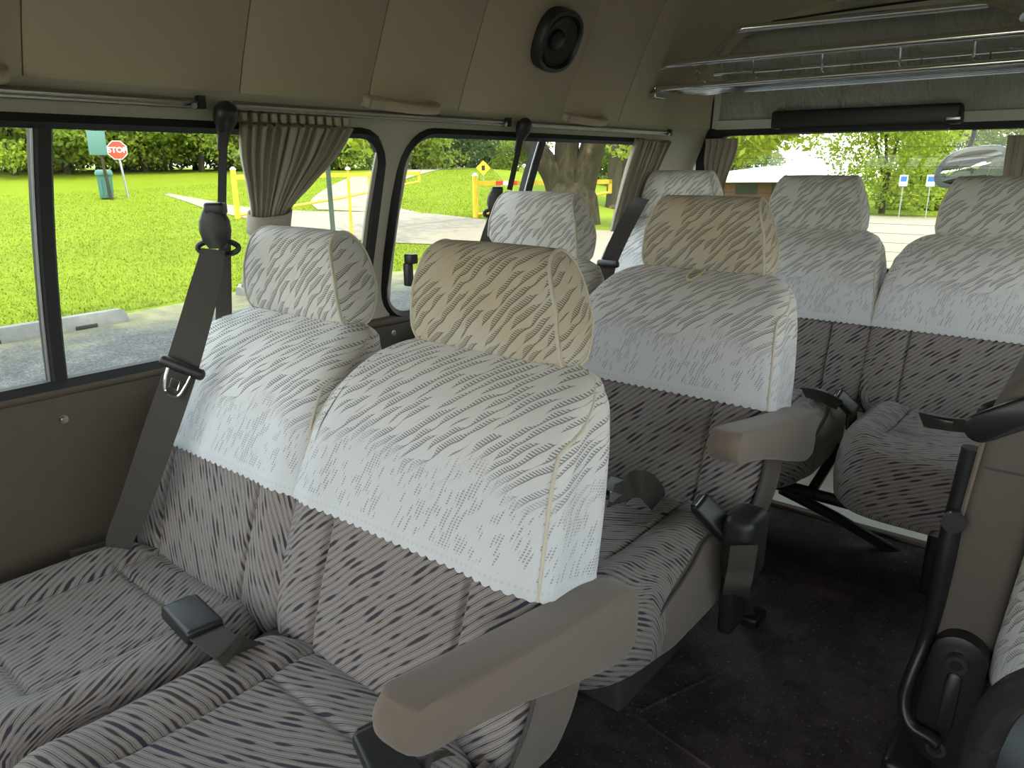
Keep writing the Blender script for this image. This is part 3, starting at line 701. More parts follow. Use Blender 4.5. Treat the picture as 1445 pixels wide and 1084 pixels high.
buckle(sA3, L(sA3, 1192, 567, y=1.86), (-.5, -.4, .6), (0, -.6, .7), [L(sA3, 1203, 600, y=1.88)], sc=1.0, wd=.8)
buckle(sL2, L(sL2, 875, 690, y=1.06), (.9, -.2, .1), (0, -.5, .8), None, sc=.9)
# lap belts lying on seats
b = MB(); b.ribbon([at(862, 700, y=1.04), at(880, 692, y=1.02), at(905, 682, y=1.03), at(925, 700, y=1.08), at(930, 712, y=1.14)], .045, (.2, .5, .85), .002)
b.v = [loc(sA2, p) for p in b.v]; o = b.build('lap_belt', 'belt_web', sA2)
b = MB(); p = np.array(loc(sA2, at(872, 704, y=1.015))); b.rbox(p-[.016, .002, .010], p+[.016, .002, .010], .002); b.build('belt_tongue', 'chrome', o)
b = MB(); b.ribbon([at(1300, 592, y=1.82), at(1330, 598, y=1.80), at(1365, 602, y=1.82)], .040, (0, -.5, .8), .002); b.v = [loc(sA4, p) for p in b.v]; o = b.build('lap_belt', 'belt_web', sA4)
b = MB(); p = np.array(loc(sA4, at(1331, 597, y=1.78))); b.rbox(p-[.02, .002, .008], p+[.02, .002, .008], .002); b.build('belt_tongue', 'charcoal_metal', o)
b = MB(); b.ribbon([at(1135, 556, y=1.86), at(1160, 560, y=1.83), at(1185, 572, y=1.84)], .040, (0, -.5, .8), .002); b.v = [loc(sA3, p) for p in b.v]; b.build('lap_belt', 'belt_web', sA3)
# belt reel and floor strap beside the second-row aisle seat
b = MB(); p = np.array(loc(sA2, at(1052, 772, x=-.385))); b.rbox(p-[.030, .035, .055], p+[.022, .045, .060], .016); o = b.build('belt_reel', 'black_plastic', sA2)
b = MB(); b.rbox(p-[.030, .02, .16], p+[-.005, .045, -.03], .008); b.build('reel_bracket', 'black_metal', o)
b = MB(); b.ribbon([at(1050, 770, x=-.37), at(1045, 805, x=-.375), at(1040, 840, x=-.39), at(1052, 868, z=-.945)], .042, (.78, .62, 0), .002); b.v = [loc(sA2, q) for q in b.v]; o = b.build('floor_strap', 'belt_web', sA2)
b = MB(); q = np.array(loc(sA2, at(1056, 868, z=-.95))); b.rbox(q-[.03, .03, .012], q+[.03, .03, .012], .006); b.build('floor_anchor', 'black_metal', o)
# hidden-side reel between the front pair
b = MB(); p = np.array(loc(sL1, at(395, 925, y=.50))); b.rbox(p-[.035, .03, .05], p+[.03, .05, .03], .018); b.build('belt_reel', 'black_plastic', sL1)

# ------------------------------------------------------------------ shoulder belts
WD = (.777, .629, 0)
def shoulder_belt(label, anc, strap_pts, guide, web_pts, web_w, tongue=None, group=None, anchor=True, gs=1.0):
    e = empty('shoulder_belt', anc, label, 'seat belt', group); lv = lambda P: [tuple(np.array(p)-np.array(anc)) for p in P]
    p, t, n = wallf(anc[1], anc[2]); n = np.array(n); t = np.array(t); y_ = np.array([0, 1, 0])
    # teardrop cover: disc above, tapering neck below
    b = MB(); prof = [(a_, r_) for a_, r_ in ((.022, .004), (.018, .013), (.008, .020), (-.006, .0205), (-.020, .015), (-.034, .010), (-.060, .0085))]
    b.loft([[tuple(t*h+n*(.006+.9*r_*math.cos(k))+y_*r_*math.sin(k)) for k in np.linspace(0, 2*math.pi, 16, endpoint=False)] for h, r_ in prof])
    if anchor: b.build('anchor_cover', 'black_plastic', e)
    if anchor: b = MB(); b.ribbon(lv(strap_pts), .013, WD, .004); b.build('upper_strap', 'black_rubber', e)
    if guide is not None:
        g = np.array(guide)-np.array(anc); r_ = np.array(WD); u_ = np.array([0, 0, 1.0]); f_ = np.cross(r_, u_)
        M = Matrix(((r_[0], f_[0], u_[0], g[0]), (r_[1], f_[1], u_[1], g[1]), (r_[2], f_[2], u_[2], g[2]), (0, 0, 0, 1))) @ Matrix.Scale(gs, 4)
        b = MB(); w_ = [(-.028, .012), (-.016, .022), (.0, .026), (.016, .025), (.030, .018), (.040, .012)]
        b.loft([[tuple(M @ Vector((hw*(abs(math.cos(k))**.35)*math.copysign(1, math.cos(k)), .012*math.sin(k), z))) for k in np.linspace(0, 2*math.pi, 16, endpoint=False)] for z, hw in w_]); gd = b.build('belt_guide', 'black_plastic', e)
        b = MB(); b.tube([tuple(M @ Vector((.034*math.cos(k)**1, -.004, -.028+.012*math.sin(k)))) for k in np.linspace(0, 2*math.pi, 24, endpoint=False)], .0048, 8, closed=True); b.build('guide_ring', 'black_plastic', gd)
        b = MB(); b.rbox((-.012, -.014, .026), (.020, .012, .046), .005, M); b.build('guide_cap', 'black_plastic', gd)
    b = MB(); b.ribbon(lv(web_pts), web_w, WD, .0016, 8); wb = b.build('webbing', 'belt_web', e)
    if tongue is not None:
        g = np.array(tongue)-np.array(anc); d = np.array([.30, .26, .92]); d /= np.linalg.norm(d); r_ = np.array(WD); r_ = r_-d*(r_@d); r_ /= np.linalg.norm(r_); f_ = np.cross(d, r_)
        M = Matrix(((r_[0], f_[0], d[0], g[0]), (r_[1], f_[1], d[1], g[1]), (r_[2], f_[2], d[2], g[2]), (0, 0, 0, 1)))
        b = MB(); b.rbox((-.037, -.0075, -.009), (.037, .0085, .009), .007, M); tg = b.build('belt_tongue', 'black_plastic', e)
        b = MB(); b.tube([tuple(M @ Vector(q)) for q in ((-.019, -.006, -.006), (-.017, -.009, -.022), (-.012, -.010, -.042), (0, -.010, -.046), (.012, -.010, -.042), (.017, -.009, -.022), (.019, -.006, -.006))], .0025, 6, smooth=3); b.build('tongue_plate', 'chrome', tg)
        b = MB(); b.tube([tuple(M @ Vector(q)) for q in ((-.007, -.010, -.034), (-.007, -.010, -.018), (.007, -.010, -.018), (.007, -.010, -.034))], .0018, 6, closed=True); b.build('tongue_slot', 'chrome', tg)
    return e
a1 = at(316, 160, x=-1.185)
web1 = [at(301, 352, x=-1.165), at(289, 405, x=-1.15), at(256, 520, x=-1.135), at(222, 620, x=-1.15), at(191, 710, x=-1.18), at(168, 765, x=-1.215), at(172, 795, x=-1.23)]
sb = shoulder_belt('dark shoulder belt with chrome tongue hanging beside the nearest window-side seat', a1, [at(316, 178, x=-1.182), at(314, 240, x=-1.182), at(313, 308, x=-1.178)], at(304, 326, x=-1.172), web1, [.040, .050, .054, .053, .05, .042, .03], at(257, 519, x=-1.128))
b = MB(); b.ribbon([tuple(np.array(p)-np.array(a1)) for p in (at(318, 330, x=-1.19), at(316, 400, x=-1.215), at(316, 470, x=-1.235))], [.018, .026, .03], WD, .002); b.build('webbing_return', 'belt_web', sb)
b = MB(); b.ribbon([tuple(np.array(p)-np.array(a1)) for p in (at(100, 785, x=-1.30), at(130, 779, x=-1.285), at(160, 770, x=-1.27))], .025, (.2, .1, 1), .002); b.build('lower_strap', 'belt_web', sb)
a2 = at(737, 178, x=-1.185)
shoulder_belt('dark shoulder belt whose guide sits beside the second-row window-side headrest', a2, [at(736, 190, x=-1.185), at(728, 228, x=-1.186), at(719, 268, x=-1.187)], at(700, 287, x=-1.195), [at(701, 296, x=-1.20), at(694, 330, x=-1.19), at(680, 380, x=-1.19)], [.03, .045, .05], gs=.85)
a3 = at(902, 268, x=-1.21)
e = shoulder_belt('dark shoulder belt crossing the corner seat of the back row', (a3[0]-.02, a3[1]+.03, a3[2]+.02), [a3+np.array([-.01, .03, .01]), a3+np.array([-.005, .01, 0])], None, [at(906, 280, y=2.02), at(894, 298, y=1.95), at(875, 335, y=1.90), at(859, 372, y=1.87), at(853, 400, y=1.86)], [.045, .047, .047, .047, .045], anchor=False)
b = MB(); p = np.array(at(858, 372, y=1.855))-np.array(e.location); b.rbox(p-[.036, .008, .010], p+[.036, .008, .010], .007); b.build('belt_tongue', 'black_plastic', e)
for (u, v, nm) in ((580, 366, 'black plastic belt clip on the pillar between the side windows'),):
    p = at(u, v, x=-1.235); e = empty('belt_clip', p, nm, 'clip'); b = MB(); b.rbox((-.014, -.010, -.010), (.012, .012, .012), .004); b.build('clip_body', 'black_plastic', e)
    b = MB(); b.rbox((-.016, -.012, -.06), (.004, .004, -.008), .004); b.build('clip_arm', 'black_plastic', e)

# ------------------------------------------------------------------ rails, handles, speaker, screws
def rail(y0, y1, label):
    e = empty('curtain_rail', on(y0, .094, .004), label, 'curtain rail'); o0 = np.array(e.location)
    sec = [(-.007, 0), (-.007, .008), (-.005, .010), (-.002, .010), (-.002, .005), (.002, .005), (.002, .010), (.005, .010), (.007, .008), (.007, 0)]
    b = MB(); G = []
    for y in np.linspace(y0, y1, 8):
        p, t, n = wallf(y, .098); p = p+n*.001; G.append([tuple(p+t*a_+n*h-o0) for a_, h in sec])
    b.loft(G); b.build('channel', 'rail_steel', e)
    b = MB(); p, t, n = wallf(y1-.02, .098); q = p+n*.012-o0; b.tube([q, q+n*.004], .005, 10); b.build('rail_screw', 'dull_metal', e)
    b = MB(); p, t, n = wallf(y1-.006, .098); b.box((-.004, -.006, -.010), (.015, .006, .010), Matrix.Translation(Vector(p-o0))); b.build('end_stop', 'black_plastic', e); return e
rail(-.6, .690, 'steel curtain rail above the front side window, ending at the shoulder belt anchor')
rail(.745, 1.475, 'steel curtain rail carrying the gathered curtain and passing the window pillar')
rail(1.515, 2.30, 'steel curtain rail running from the second belt anchor to the rear corner')
def handle(y0, y1, label):
    z = .121; e = empty('grab_handle', on((y0+y1)/2, z), label, 'handle', None); o0 = np.array(e.location)
    def X(y, h, d): p, t, n = wallf(y, z); return tuple(p+t*h+n*d-o0)
    L_ = y1-y0; b = MB(); rings = []
    for f, dep, hh in ((0, .004, .009), (.01, .014, .0105), (.05, .020, .0115), (.2, .022, .0115), (.24, .024, .0108), (.5, .034, .0100), (.8, .034, .0100), (.93, .028, .0105), (.985, .018, .0100), (1, .004, .008)):
        y = y0+L_*f; lo = 0 if f < .22 or f > .9 else dep-.016
        rings.append([X(y, -hh, lo), X(y, -hh*.9, dep*.85+lo*.15), X(y, -hh*.4, dep), X(y, hh*.4, dep), X(y, hh*.9, dep*.85+lo*.15), X(y, hh, lo)])
    b.loft(rings); b.build('grip', 'handle_plastic', e, auto=R(60))
    b = MB(); M = MB(); b.add([X(y0+L_*.03, -.008, .0225), X(y0+L_*.19, -.008, .0235), X(y0+L_*.19, .008, .0235), X(y0+L_*.03, .008, .0225)], [(0, 1, 2, 3)]); b.add([X(y0+L_*.03, -.008, .020), X(y0+L_*.19, -.008, .020), X(y0+L_*.19, .008, .020), X(y0+L_*.03, .008, .020)], [(3, 2, 1, 0)]); b.build('screw_cover', 'handle_plastic', e); return e
handle(1.018, 1.222, 'beige grab handle on the lining above the window pillar')
handle(1.690, 1.885, 'beige grab handle on the lining below the speaker, nearer the rear corner')
handle(.20, .412, 'beige grab handle cut by the picture edge above the front side window')
# speaker
sp_ = empty('speaker', on(1.550, .283), 'round black speaker mounted high on the beige side lining', 'speaker'); p0, t0, n0 = wallf(1.550, .283); y_ = np.array([0, 1., 0])
def disc(name, mat, parent, prof, ky=1.0, kt=.92, n=40, sq=2.3):
    b = MB(); rings = []
    for r_, h in prof:
        ring = []
        for k in np.linspace(0, 2*math.pi, n, endpoint=False):
            c_, s_ = math.cos(k), math.sin(k); q = (abs(c_)**sq+abs(s_)**sq)**(-1/sq); ring.append(tuple(y_*r_*ky*c_*q+t0*r_*kt*s_*q+n0*h))
        rings.append(ring)
    b.loft(rings); return b.build(name, mat, parent)
disc('speaker_frame', 'black_plastic', sp_, [(.077, -.004), (.077, .018), (.073, .025), (.065, .026), (.061, .019), (.060, .004)], sq=2.6)
disc('cone', 'speaker_cone', sp_, [(.062, .006), (.061, .019), (.058, .021), (.055, .017), (.053, .018), (.030, .004), (.001, .003)], sq=2)
disc('dust_cap', 'black_plastic', sp_, [(.027, .004), (.025, .012), (.020, .018), (.010, .021), (.001, .022)], sq=2)
for (u, v, lb) in ((90, 592, 'round chrome screw cap on the dark door panel'), (555, 470, 'small bolt at the foot of the window pillar')):
    p = at(u, v, x=wallx(-.40)+.002); p[0] = wallx(p[2]); e = empty('screw_cap', p, lb, 'screw'); b = MB(); b.tube([(-.002, 0, 0), (.003, 0, 0)], .0075, 16); b.build('washer', 'chrome', e); b = MB(); b.tube([(.002, 0, 0), (.0055, 0, 0)], [.0045, .003], 12); b.build('screw_head', 'dull_metal', e)

# ------------------------------------------------------------------ curtains
def curtain(label, rows, frame, waves, amp, tie=None, seed=0, mat='curtain_cloth', hooks=True):
    """rows: (height, start, end, amplitude scale, bulge); frame(s, h, d) -> point"""
    o0 = np.array(frame((rows[0][1]+rows[0][2])/2, rows[0][0], 0)); e = empty('curtain', o0, label, 'curtain')
    hs = np.array([r[0] for r in rows])[::-1]; fn = lambda k, h: float(crom(hs, np.array([r[k] for r in rows])[::-1], np.array([h]))[0])
    n = waves*9; G = []; rg = random.Random(seed); ph = [rg.uniform(-.8, .8) for _ in range(waves+2)]; am = [rg.uniform(.6, 1.25) for _ in range(waves+2)]
    H_ = np.linspace(rows[0][0], rows[-1][0], 36)
    for h in H_:
        row = []
        for j in range(n+1):
            f = j/n; k = f*waves; ki = int(min(k, waves-1)); a_ = am[ki]*(1-(k-ki))+am[ki+1]*(k-ki); pp = ph[ki]*(1-(k-ki))+ph[ki+1]*(k-ki)
            d = amp*fn(3, h)*a_*math.sin(2*math.pi*k+pp+2.5*(rows[0][0]-h))
            s_ = fn(1, h)+(fn(2, h)-fn(1, h))*f+.35*amp*fn(3, h)*math.cos(2*math.pi*k*2)
            row.append(tuple(np.array(frame(s_, h, .022+d+fn(4, h)*math.sin(math.pi*f)))-o0))
        G.append(row)
    b = MB(); b.grid(G); o = b.build('cloth', mat, e, auto=None); md = o.modifiers.new('thickness', 'SOLIDIFY'); md.thickness = .0014
    if tie is not None:
        th_, hh = tie; s0, s1 = fn(1, th_)-.004, fn(2, th_)+.004; b = MB(); rings = []
        for h in np.linspace(th_+hh/2, th_-hh/2, 5):
            ring = []
            for k in np.linspace(0, 2*math.pi, 32, endpoint=False):
                ring.append(tuple(np.array(frame((s0+s1)/2+(s1-s0)/2*math.copysign(abs(math.cos(k))**.6, math.cos(k)), h+.006*math.cos(k), .024+.026*math.sin(k)))-o0))
            rings.append(ring)
        b.loft(rings, caps=False); t_ = b.build('tieback', mat, e); md = t_.modifiers.new('thickness', 'SOLIDIFY'); md.thickness = .003
    if hooks:
        for j in range(waves):
            f = (j+.5)/waves; c_ = np.array(frame(rows[0][1]+(rows[0][2]-rows[0][1])*f, rows[0][0]+.008, .016))-o0
            b = MB(); b.rbox(c_-[.006, .0055, .008], c_+[.006, .0055, .007], .003); b.build('curtain_hook', 'handle_plastic', e)
    return e
fw = lambda s_, h, d: on(s_, h, d)
curtain('pleated beige curtain tied back beside the nearest window-side headrest', [(.078, .748, .985, 1, 0), (.03, .755, .960, .95, .004), (-.03, .775, .905, .8, .010), (-.075, .788, .868, .55, .014), (-.10, .790, .868, .5, .012), (-.16, .785, .880, .8, .006), (-.22, .78, .885, 1, 0)], fw, 12, .0115, (-.092, .034), 3)
curtain('narrow beige curtain hanging in the rear corner of the side window', [(.080, 2.07, 2.30, 1, 0), (.0, 2.075, 2.285, 1, .004), (-.10, 2.085, 2.25, .8, .008), (-.20, 2.09, 2.22, .7, .01)], fw, 9, .012, None, 8, hooks=False)
fr = lambda s_, h, d: (s_, gy(h)-.012-d, h)
curtain('beige curtain drawn aside in the corner of the rear window', [(.085, -1.20, -1.085, 1, 0), (.03, -1.205, -1.095, 1, .01), (-.05, -1.20, -1.12, .8, .012), (-.14, -1.195, -1.135, .7, .01)], fr, 5, .011, None, 5, hooks=False)
curtain('grey curtain edge beside the round outside mirror', [(.075, -.305, -.12, 1, 0), (-.02, -.302, -.13, 1, .008), (-.12, -.30, -.14, .9, .01), (-.24, -.295, -.15, .8, .01)], fr, 6, .011, None, 6, hooks=False)

# ------------------------------------------------------------------ luggage rack
rk = empty('luggage_rack', (-.46, 2.2, .22), 'chrome tube luggage rack across the rear of the cabin under the roof', 'rack'); o0 = np.array(rk.location)
RB = lambda pts, r, name='rail', n=8, sm=0: (lambda b: b.build(name, 'chrome', rk))(MB().tube([tuple(np.array(p)-o0) for p in pts], r, n, sm))
XL, XR = -1.162, .24
def loop(y, zl, zh, x0, x1, r): return [(x1, y, zh), (x0+r, y, zh), (x0+r*.3, y, zh-r*.3), (x0, y, zh-r), (x0, y, zl+r*.5), (x0+r*.3, y, zl+r*.1), (x0+r, y, zl), (x1, y, zl)]
RB([(XR, 2.10, .279)]+[(XL+.05, 2.10, .277), (XL+.015, 2.10, .268), (XL, 2.102, .250), (XL, 2.105, .222), (XL+.010, 2.105, .213)], .011, 'front_rail', 10)
RB([(XR, 2.10, .222), (XL+.01, 2.105, .212)], .0085, 'shelf_rail', 10)
for k, y in enumerate((2.135, 2.17, 2.205, 2.24, 2.275)): RB([(XR, y, .219), (XL+.03, y, .211)], .0055, 'shelf_rail')
RB([(XR, 2.30, .268), (XL+.10, 2.30, .264)], .006, 'rear_rail'); RB([(XR, 2.30, .222), (XL+.06, 2.30, .212)], .007, 'shelf_rail')
for u in (1064, 1161, 1270, 1374):
    q = at(u, 78, y=2.10); RB([(q[0]-.002, 2.10, .277), (q[0]-.001, 2.108, .235), (q[0]+.006, 2.125, .222)], .0038, 'upright', 6)
for u in (1108, 1204, 1302, 1398):
    q = at(u, 72, y=2.30); RB([(q[0], 2.30, .266), (q[0], 2.30, .214)], .0032, 'upright', 6)
for x in (XL+.02, XR-.02): RB([(x, 2.10, .214), (x, 2.30, .214)], .0065, 'cross_tube')
ql, qa, qb, qr = at(985, 103, y=2.13), at(1041, 41, y=2.30), at(1398, 5, y=2.30), at(1445, 24, y=2.20)
RB([ql, ql*.5+qa*.5, qa*.94+ql*.06, qa+(qb-qa)*.03, qa*.5+qb*.5, qb-(qb-qa)*.03, qb*.96+qr*.04, qr], .0105, 'back_hoop', 10)
RB([at(985, 103, y=2.13), at(988, 112, y=2.12), at(994, 118, y=2.115)], .007, 'hoop_foot')
for x, sg in ((XL, 1), (XR, -1)):
    b = MB(); b.rbox((x-.045-o0[0], 2.085-o0[1], .186-o0[2]), (x+.022-o0[0], 2.15-o0[1], .205-o0[2]), .004); bk = b.build('mount_bracket', 'dull_metal', rk)
    for dx in (-.022, .012):
        b = MB(); b.tube([(x+dx-o0[0], 2.083-o0[1], .195-o0[2]), (x+dx-o0[0], 2.078-o0[1], .195-o0[2])], .006, 10); b.build('bolt', 'chrome', bk)

# ceiling lamp, black lamp housing over the rear window
q = at(1207, 3, y=2.30); e = empty('ceiling_lamp', q, 'beige dome lamp on the ceiling above the luggage rack', 'lamp')
b = MB(); b.rbox((-.045, -.03, 0), (.045, .05, .022), .008); b.build('lens', 'tailgate_trim', e)
b = MB(); b.rbox((-.055, -.04, .016), (.055, .06, .10), .008); b.build('housing', 'handle_plastic', e)

bl = empty('brake_lamp', (-.69, 2.55, .13), 'long black brake lamp housing above the rear window', 'lamp'); q = at(1090, 165, y=2.53); q2 = at(1358, 160, y=2.53)
b = MB(); b.rbox((q[0]+.69, -.035, -.022), (q2[0]+.69, .03, .034), .01); b.build('housing', 'black_plastic', bl)
b = MB(); b.rbox((q[0]+.72, -.030, -.036), (q2[0]+.66, .02, -.018), .004); b.build('lower_lip', 'black_rubber', bl)
b = MB(); b.rbox((q2[0]+.655, -.0385, -.012), (q2[0]+.69, -.034, -.004), .001); b.build('clip', 'dull_metal', bl)
# convex mirror outside the rear window
p = at(1371, 236, y=2.90); mr = empty('outside_mirror', p, 'rounded convex mirror hanging outside the rear window', 'mirror')
b = MB(); rings = []
for k, yy in ((.30, .030), (.75, .028), (.95, .015), (1.0, -.002), (.985, -.008), (.94, -.010)):
    rings.append([(.104*k*math.copysign(abs(math.cos(t))**.75, math.cos(t))+.012*math.sin(t), yy, .066*k*math.copysign(abs(math.sin(t))**.85, math.sin(t))+.016*math.cos(t)) for t in np.linspace(0, 2*math.pi, 40, endpoint=False)])
b.loft(rings); b.build('shell', 'mirror_shell', mr)
b = MB(); rings = []
for k in (1, .97, .8, .55, .3, .02):
    rings.append([(.098*k*math.copysign(abs(math.cos(t))**.75, math.cos(t))+.012*k*math.sin(t), -.006-.016*(1-k*k), .060*k*math.copysign(abs(math.sin(t))**.85, math.sin(t))+.016*k*math.cos(t)) for t in np.linspace(0, 2*math.pi, 40, endpoint=False)])
b.loft(rings); b.build('mirror_face', 'mirror_glass', mr)
b = MB(); b.tube([(-.02, .02, .055), (-.012, .02, .10), (-.008, -.02, .16), (-.004, -.10, .22)], .0075, 8, smooth=4); b.build('bracket_arm', 'black_metal', mr)

# ------------------------------------------------------------------ folded jump seat and grab tube across the aisle
js = empty('folded_seat', (-.06, 1.30, -.96), 'folded taupe aisle seat with black hinge frame and lace cover at its far face', 'seat'); J0 = np.array(js.location)
lean = .075
def jx(x, z): return x+lean*(z+.72)
def slab(x0, x1, y0, y1, z0, z1, r, bul=0.0, ny=10):
    rings = []
    for t in np.r_[0, .02, .06, np.linspace(.14, .86, 12), .93, .97, 1.0]:
        z = z0+(z1-z0)*t; top = max(0, (z-(z1-.07))/.07); bot = max(0, ((z0+.04)-z)/.04); ins = .042*(1-math.sqrt(max(0, 1-top*top)))+.02*(1-math.sqrt(max(0, 1-bot*bot)))
        xa, xb, ya, yb = x0+ins*.8, x1-ins*.8, y0+ins, y1-ins; ring = []
        rr = min(r, (xb-xa)*.48, (yb-ya)*.48)
        for cx, cyy, a0 in ((xb-rr, yb-rr, 0), (xa+rr, yb-rr, 90), (xa+rr, ya+rr, 180), (xb-rr, ya+rr, 270)):
            for k in range(6): a_ = R(a0+18*k); ring.append((jx(cx+rr*math.cos(a_), z)-J0[0], cyy+rr*math.sin(a_)-bul*math.sin(math.pi*t)-J0[1], z-J0[2]))
        rings.append(ring)
    return MB().loft(rings)
slab(-.132, -.046, 1.150, 1.56, -.735, -.272, .020, .004).build('back_panel', 'seat_vinyl_shaded', js)
b = MB(); b.tube([(jx(-.128, z)-J0[0], 1.150-J0[1], z-J0[2]) for z in np.linspace(-.72, -.34, 10)], .0035, 6); b.build('piping', 'seat_vinyl', js)
b = MB(); b.tube([(jx(x, -.40)-J0[0], 1.147-J0[1], -.40-J0[2]) for x in (-.118, -.06)], .0018, 6); b.build('seam', 'piping_dark', js)
lcv = slab(-.046, .085, 1.115, 1.60, -.735, -.285, .045, .012)
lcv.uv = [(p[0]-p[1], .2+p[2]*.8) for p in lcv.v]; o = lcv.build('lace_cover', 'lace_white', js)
# hinge plate (long stadium with a pressed rib and two bolts)
def stad(b, P0, P1, w_, y0, y1):
    P0, P1 = np.array(P0), np.array(P1); d = (P1-P0)/np.linalg.norm(P1-P0); n = np.array([d[1], -d[0]]); q = []
    for k in range(11): a_ = math.pi*k/10; q.append(P1+w_*(n*math.cos(a_)+d*math.sin(a_)))
    for k in range(11): a_ = math.pi*k/10; q.append(P0+w_*(-n*math.cos(a_)-d*math.sin(a_)))
    sh = (np.mean([c_ for c_ in q], 0)); R_ = []
    for yy, k in ((y1, 1), (y0+.003, 1), (y0, .9)): R_.append([(sh[0]+(c_[0]-sh[0])*k-J0[0], yy-J0[1], sh[1]+(c_[1]-sh[1])*k-J0[2]) for c_ in q])
    return b.loft(R_)
h1, h2 = at(1351, 935, y=1.115), at(1322, 1052, y=1.115)
o = stad(MB(), (h2[0], h2[2]), (h1[0], h1[2]), .036, 1.118, 1.150).build('hinge_plate', 'black_metal', js)
stad(MB(), (h2[0]+.004, h2[2]+.035), (h1[0], h1[2]-.03), .010, 1.112, 1.120).build('pressed_rib', 'black_metal', o)
for h in (h1, h2):
    b = MB(); c_ = np.array(h)-J0; b.tube([c_+[0, .006, 0], c_+[0, -.010, 0]], [.0155, .014], 16); b.build('bolt', 'charcoal_metal', o)
    b = MB(); b.tube([c_+[0, -.009, 0], c_+[0, -.014, 0]], .008, 6); b.build('bolt_socket', 'black_metal', o)
V = lambda u, v, y: np.array(at(u, v, y=y))-J0
b = MB(); b.tube([V(1372, 632, 1.16), V(1358, 690, 1.16), V(1345, 735, 1.16)], .0135, 10); b.build('post', 'black_metal', js)
b = MB(); b.tube([V(1345, 735, 1.155), V(1334, 790, 1.15), V(1322, 850, 1.15), V(1308, 900, 1.15), V(1285, 955, 1.13), V(1276, 990, 1.12), V(1284, 1022, 1.11), V(1310, 1040, 1.105), V(1326, 1052, 1.10)], [.0145, .014, .012, .011, .010, .010, .010, .010, .010], 10, smooth=4); b.build('bent_tube', 'black_metal', js)
b = MB(); c_ = V(1346, 735, 1.135); b.tube([c_, c_+[0, -.010, 0]], .015, 14); b.build('bolt', 'charcoal_metal', js)
for (u, v, y, r_) in ((1384, 604, 1.14, .020), (1400, 586, 1.20, .019)):
    c_ = np.array(at(u, v, y=y)); stad(MB(), (c_[0], c_[2]), (c_[0]+.05, c_[2]+.034), r_, y-.006, y+.006).build('hinge_ear', 'black_metal', js)
b = MB(); b.rbox((-.10, -.15, 0), (.10, .22, .03), .012); b.build('foot_plate', 'black_metal', js)
b = MB(); b.rbox((-.03, -.15, .02), (.02, .20, .24), .01); b.build('inner_frame', 'black_metal', js)
gt = empty('armrest_tube', (.0, .90, -.96), 'shiny black bent metal tube in the corner nearest the camera', 'tube'); g0 = np.array(gt.location)
b = MB(); b.tube([np.array(q)-g0 for q in ((at(1372, 1084, y=.93)*[1, 1, 0]+[0, 0, -.956]), at(1380, 1075, y=.92), at(1392, 1035, y=.90), at(1408, 1003, y=.88), at(1432, 980, y=.86), at(1475, 962, y=.84))], .0185, 14, smooth=5); b.build('bent_tube', 'charcoal_metal', gt)

# ------------------------------------------------------------------ outdoors
def ss(a, b_, x): t = np.clip((x-a)/(b_-a), 0, 1); return t*t*(3-2*t)
def gz(x, y):
    r_ = np.hypot(x, y); a_ = np.arctan2(x, y); w_ = ss(-.72, -.45, a_)*ss(1.2, .8, a_)
    return -1.6+(1-w_)*ss(-.2, -.4, a_)*1.25*ss(30, 58, r_)-w_*1.1*ss(18, 45, r_)
def terrain(name, mat, xs, ys, dz, inside=None):
    e_ = []; b = MB(); V = []; F = []; k = len(ys)
    for x in xs:
        for y in ys: V.append((x, y, float(gz(x, y))+dz))
    for i in range(len(xs)-1):
        for j in range(k-1): F.append((i*k+j, (i+1)*k+j, (i+1)*k+j+1, i*k+j+1))
    b.add(V, F); return b.build(name, mat, None, True, auto=None)
xs = np.unique(np.r_[np.linspace(-160, -46, 39), np.linspace(-46, 10, 57), np.linspace(10, 90, 21)]); ys = np.unique(np.r_[np.linspace(-60, -6, 12), np.linspace(-6, 60, 67), np.linspace(60, 170, 34)])
tag(terrain('lawn', 'lawn', xs, ys, 0), kind='structure')
def patch(name, mat, poly, dz, step=1.2):
    bm = bmesh.new(); vs = [bm.verts.new((x, y, 0)) for x, y in poly]; bm.faces.new(vs)
    x0, x1 = min(p[0] for p in poly), max(p[0] for p in poly); y0, y1 = min(p[1] for p in poly), max(p[1] for p in poly)
    for ax, lo, hi in ((0, x0, x1), (1, y0, y1)):
        for c_ in np.arange(math.floor(lo)+1, hi, step):
            co = [0, 0, 0]; no = [0, 0, 0]; co[ax] = c_; no[ax] = 1
            bmesh.ops.bisect_plane(bm, geom=bm.verts[:]+bm.edges[:]+bm.faces[:], plane_co=co, plane_no=no)
    bmesh.ops.triangulate(bm, faces=bm.faces[:])
    for v in bm.verts: v.co.z = float(gz(v.co.x, v.co.y))+dz
    me = bpy.data.meshes.new(name); bm.to_mesh(me); bm.free(); me.materials.append(MATS[mat]); o = bpy.data.objects.new(name, me); COL.objects.link(o); return tag(o, kind='structure')
def smooth_edge(P, n=6): 
    A = np.array(P, float); t = np.arange(len(A)); q = np.linspace(0, len(A)-1, (len(A)-1)*n+1); return [tuple(crom(t, A[:, i], np.array([x]))[0] for i in range(2)) for x in q]
patch('parking_ground', 'asphalt', [(-8.1, -12)]+smooth_edge([(-8.15, -4), (-8.25, 1), (-8.6, 4), (-9.0, 6.0), (-8.6, 8.2), (-7.2, 9.8)])+[(20, 10.4), (20, -12)], .012)
near_ = smooth_edge([(-35, 17.6), (-31, 16.6), (-26, 14.9), (-15.5, 11.3), (-12.5, 10.9), (-10.3, 11.4), (-8.5, 10.8), (-6, 9.7)])
